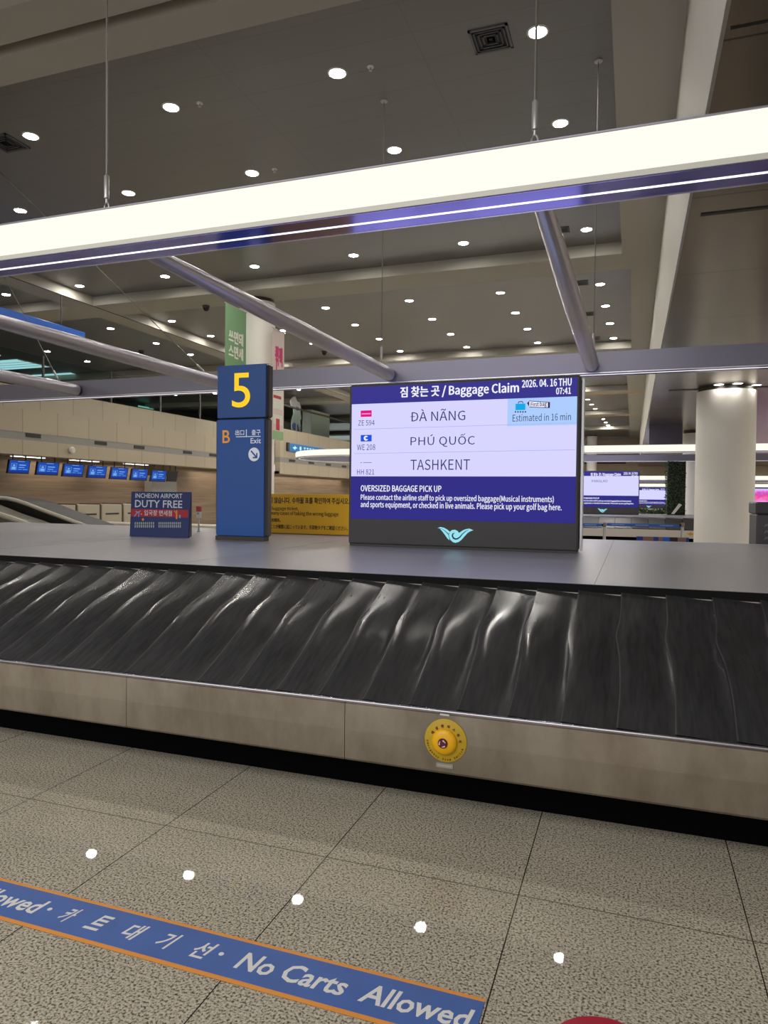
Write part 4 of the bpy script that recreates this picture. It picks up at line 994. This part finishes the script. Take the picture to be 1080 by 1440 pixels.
def far_ring(Y, xl_px, yt, yb, label, x1=14):
    p = at(900, yb, Y=Y); q = at(900, yt, Y=Y)
    x0 = at(xl_px, yb, Y=Y+2.85).x+2.85
    return light_ring(x0, x1, Y+2.85, 2.85, p.z, q.z-p.z, label)
far_ring(23.4, 426, 625.5, 636.5, 'second glowing light ring hanging over the second carousel')
far_ring(46, 700, 669, 675.2, 'third light ring, a thin bright bar right of the second screen')
far_ring(66.5-6.2, 750, 680, 684.8, 'farthest light ring, a thin bright bar above the smallest screen')
# barrier posts with blue belt tape
BY = 17.0
def post(px_, label):
    c = at(px_, 745, Y=BY); zt = at(px_, 735, Y=BY).z
    t = thing('barrier_post', label, 'barrier post', (c.x, BY, 0), 'tape barrier posts')
    MB().lathe((c.x, BY, 0), [(.17, 0), (.17, .02), (.05, .05), (.034, .07), (.034, zt-.10)], 'Z', 20).build('stem', mat('post_steel', (178, 174, 170), .3, .7), t, smooth=True)
    MB().lathe((c.x, BY, zt-.10), [(.04, 0), (.042, .07), (.035, .1), (.001, .1)], 'Z', 18).build('cassette', mat('cassette_grey', (120, 116, 112), .35, .5), t, smooth=True)
    MB().box((c.x-.055, BY-.03, zt-.085), (c.x-.03, BY+.03, zt-.03)).build('tape_clip', BLACK, t)
    return c.x, zt, t
xA, zA, tA = post(850, 'steel tape barrier post left of the planted pillar')
xB, zB, tB = post(959.5, 'steel tape barrier post beside the thick right column')
def tape_run(x0, x1, zt, parent):
    g = MB().box((x0, BY-.003, zt-.088), (x1, BY+.003, zt-.025)).build('barrier_tape', mat('barrier_blue', (36, 92, 176), .5), parent)
    m_ = MB()
    n = max(1, int((x1-x0)/.45))
    for k in range(n):
        rect_uv(m_, Face('Y', BY-.003), x0+(x1-x0)*(k+.2)/n, x0+(x1-x0)*(k+.75)/n, zt-.062, zt-.05, .002)
    m_.build('tape_print', mat('tape_pale_print', (140, 180, 226), .5), g)
tape_run(xA-2.0, xA-.055, zA, tA); tape_run(xA+.05, xB-.062, (zA+zB)/2, tB)
# orange arrow sticker on the second apron
a = at(966, 748.5, Y=ya2); b = at(984, 753.5, Y=ya2)
tag(MB().prism([(a.x, ya2-.006, (a.z+b.z)/2), (a.x+.12, ya2-.006, a.z+.01), (a.x+.12, ya2-.006, a.z-.02), (b.x+.3, ya2-.006, a.z-.02), (b.x+.3, ya2-.006, b.z+.02), (a.x+.12, ya2-.006, b.z+.02), (a.x+.12, ya2-.006, b.z-.01)], (0, .004, 0)).build('arrow_sticker', mat('orange_sticker', (220, 158, 40), .5)), 'orange arrow sticker on the second carousel apron', 'sticker')
# printed low barrier just past the deck
LY = 10.6
g0 = at(895, 757, Y=LY); g1 = at(968, 757, Y=LY)
lb = thing('low_printed_barrier', 'low brown and blue printed board peeking over the back of the deck', 'low board', ((g0.x+g1.x)/2, LY, 0))
zt = at(930, 755.2, Y=LY).z
xx = [at(p, 757, Y=LY).x for p in (895, 904, 919, 926, 932, 942, 953, 965, 969)]
cols_ = ['navy_patch', 'brown_patch', 'navy_patch', 'brown_patch', 'blue_patch', 'black_patch', 'brown_patch', 'navy_patch']
cm = {'navy_patch': (46, 58, 140), 'brown_patch': (150, 112, 92), 'blue_patch': (36, 104, 196), 'black_patch': (40, 30, 30)}
for k in range(8): MB().box((xx[k], LY, 0), (xx[k+1], LY+.04, zt)).build(cols_[k], mat(cols_[k], cm[cols_[k]], .5), lb)
# planted pillar and white slanted plate
gy = 27.2
a = at(938, 648, Y=gy); b = at(965, 648, Y=gy); zb = at(950, 727, Y=gy).z
pp = thing('planted_pillar', 'dark green leafy pillar between the far screens and the white column', 'plant', ((a.x+b.x)/2, gy+.3, zd2))
MB().box((a.x+.04, gy+.05, zd2+.002), (b.x, gy+.6, a.z-.02)).build('core', mat('pillar_core', (22, 24, 16), .8), pp)
g = MB(); rnd = random.Random(3)
for k in range(1500):
    f_ = rnd.random()
    c = Vector((rnd.uniform(a.x, b.x-.01), gy+.04-rnd.uniform(0, .06), rnd.uniform(zd2+.08, a.z))) if f_ < .7 else Vector((a.x+.03-rnd.uniform(0, .06), gy+rnd.uniform(0, .55), rnd.uniform(zd2+.08, a.z)))
    d1 = Vector((rnd.uniform(-1, 1), rnd.uniform(-1, .2), rnd.uniform(-1, .3))).normalized(); d2 = d1.cross(Vector((rnd.uniform(-1, 1), 1, rnd.uniform(-1, 1)))).normalized()
    s = rnd.uniform(.03, .06); g.add([c, c+d1*s*.5+d2*s*.35, c+d1*s, c+d1*s*.5-d2*s*.35], [[0, 1, 2, 3]])
lf = g.build('leaves', mat('leaf_green', (52, 74, 34), .5, noise=(9, .5, 1.6, (1, 1, 1))), pp); lf['kind'] = 'stuff'
tag(MB().prism([at(944, 722.5, Y=26.9), at(948, 723, Y=26.9), at(959, 710, Y=26.9), at(955, 708, Y=26.9)], (0, .05, 0)).build('slanted_panel', mat('panel_white', (206, 204, 198), .5)), 'white slanted bar leaning against the planted pillar', 'panel')
g = MB(); rnd = random.Random(9); c0 = at(928, 722, Y=30)
for k in range(260):
    c = c0+Vector((rnd.uniform(-.75, .3), rnd.uniform(-.15, .15), rnd.uniform(-.16, .14)))
    d1 = Vector((rnd.uniform(-1, 1), rnd.uniform(-1, 1), rnd.uniform(0, 1))).normalized(); d2 = d1.cross(Vector((.3, 1, .2))).normalized(); s = rnd.uniform(.08, .13)
    g.add([c, c+d1*s*.5+d2*s*.3, c+d1*s, c+d1*s*.5-d2*s*.3], [[0, 1, 2, 3]])
pt = thing('planter', 'low green planter under the smallest screen', 'plant', (c0.x-.2, 30, 0))
o = g.build('leaves', MATS['leaf_green'], pt); o['kind'] = 'stuff'
MB().bbox((c0.x-1.0, 29.8, 0), (c0.x+.4, 30.2, c0.z-.1), .02).build('trough', DGREY, pt)
# dark bin at the right edge
BX = at(1063.5, 740, Y=11.3).x; zt = at(1063.5, 706, Y=11.3).z
bn = thing('kiosk_bin', 'dark grey boxy bin with pale pictograms at the right edge', 'bin', (BX+.4, 11.6, 0))
MB().bbox((BX, 11.3, 0), (BX+.85, 11.95, zt-.18), .015).build('body', mat('bin_grey', (84, 82, 84), .45), bn)
MB().bbox((BX-.012, 11.29, zt-.175), (BX+.86, 11.96, zt), .02).build('lid', mat('bin_lid', (66, 64, 66), .45), bn)
g = MB(); fb_ = Face('Y', 11.3)
for k in range(3):
    u, v = fb_.px(1077.5, 739+k*9); band_uv(g, fb_, [(u-.02, v-.018), (u-.004, v+.018), (u+.016, v-.012)], .007); disc_uv(g, fb_, u+.022, v+.014, .008)
g.build('pictogram', mat('picto_pale', (176, 176, 178), .5), bn)
# big LED wall at the far right
a = at(1040, 687, Y=58); b = at(1180, 715, Y=58)
vw = thing('video_wall', 'bright video wall showing a pink flower field at the right edge', 'screen', ((a.x+b.x)/2, 58, 0))
MB().box((a.x, 58, 0), (b.x, 58.3, a.z+.1)).build('frame', DARK, vw)
m = bpy.data.materials.new('flower_picture'); m.use_nodes = True; nt = m.node_tree; bb = nt.nodes['Principled BSDF']; bb.inputs['Base Color'].default_value = (0, 0, 0, 1)
tc = nt.nodes.new('ShaderNodeTexCoord'); sp = nt.nodes.new('ShaderNodeSeparateXYZ'); nz = nt.nodes.new('ShaderNodeTexNoise'); nz.inputs['Scale'].default_value = 3.2; nz.inputs['Detail'].default_value = 4
ad_ = nt.nodes.new('ShaderNodeMath'); ad_.operation = 'MULTIPLY_ADD'; ad_.inputs[1].default_value = 1.1
mr = nt.nodes.new('ShaderNodeMapRange'); mr.inputs['From Min'].default_value = a.z-1.45; mr.inputs['From Max'].default_value = a.z
cr = nt.nodes.new('ShaderNodeValToRGB'); cr.color_ramp.elements[0].color = (*srgb((240, 150, 235)), 1); cr.color_ramp.elements[1].color = (*srgb((110, 190, 250)), 1)
for p, c_ in ((.30, (235, 60, 140)), (.42, (200, 70, 190)), (.55, (236, 120, 215)), (.66, (205, 190, 252))):
    e_ = cr.color_ramp.elements.new(p); e_.color = (*srgb(c_), 1)
nt.links.new(tc.outputs['Object'], sp.inputs[0]); nt.links.new(tc.outputs['Object'], nz.inputs['Vector']); nt.links.new(sp.outputs[2], mr.inputs[0])
nt.links.new(nz.outputs['Fac'], ad_.inputs[0]); 
sb = nt.nodes.new('ShaderNodeMath'); sb.operation = 'SUBTRACT'; sb.inputs[1].default_value = 1.0; ml = nt.nodes.new('ShaderNodeMath'); ml.operation = 'MULTIPLY_ADD'; ml.inputs[1].default_value = .6
nt.links.new(nz.outputs['Fac'], sb.inputs[0]); nt.links.new(sb.outputs[0], ml.inputs[0]); nt.links.new(mr.outputs[0], ml.inputs[2]); nt.links.new(ml.outputs[0], cr.inputs[0])
nt.links.new(cr.outputs[0], bb.inputs['Emission Color']); bb.inputs['Emission Strength'].default_value = 1
nt.nodes.remove(ad_)
g = MB(); rect_uv(g, Face('Y', 58), a.x+.05, b.x-.05, b.z, a.z, .01); g.build('picture', m, vw)
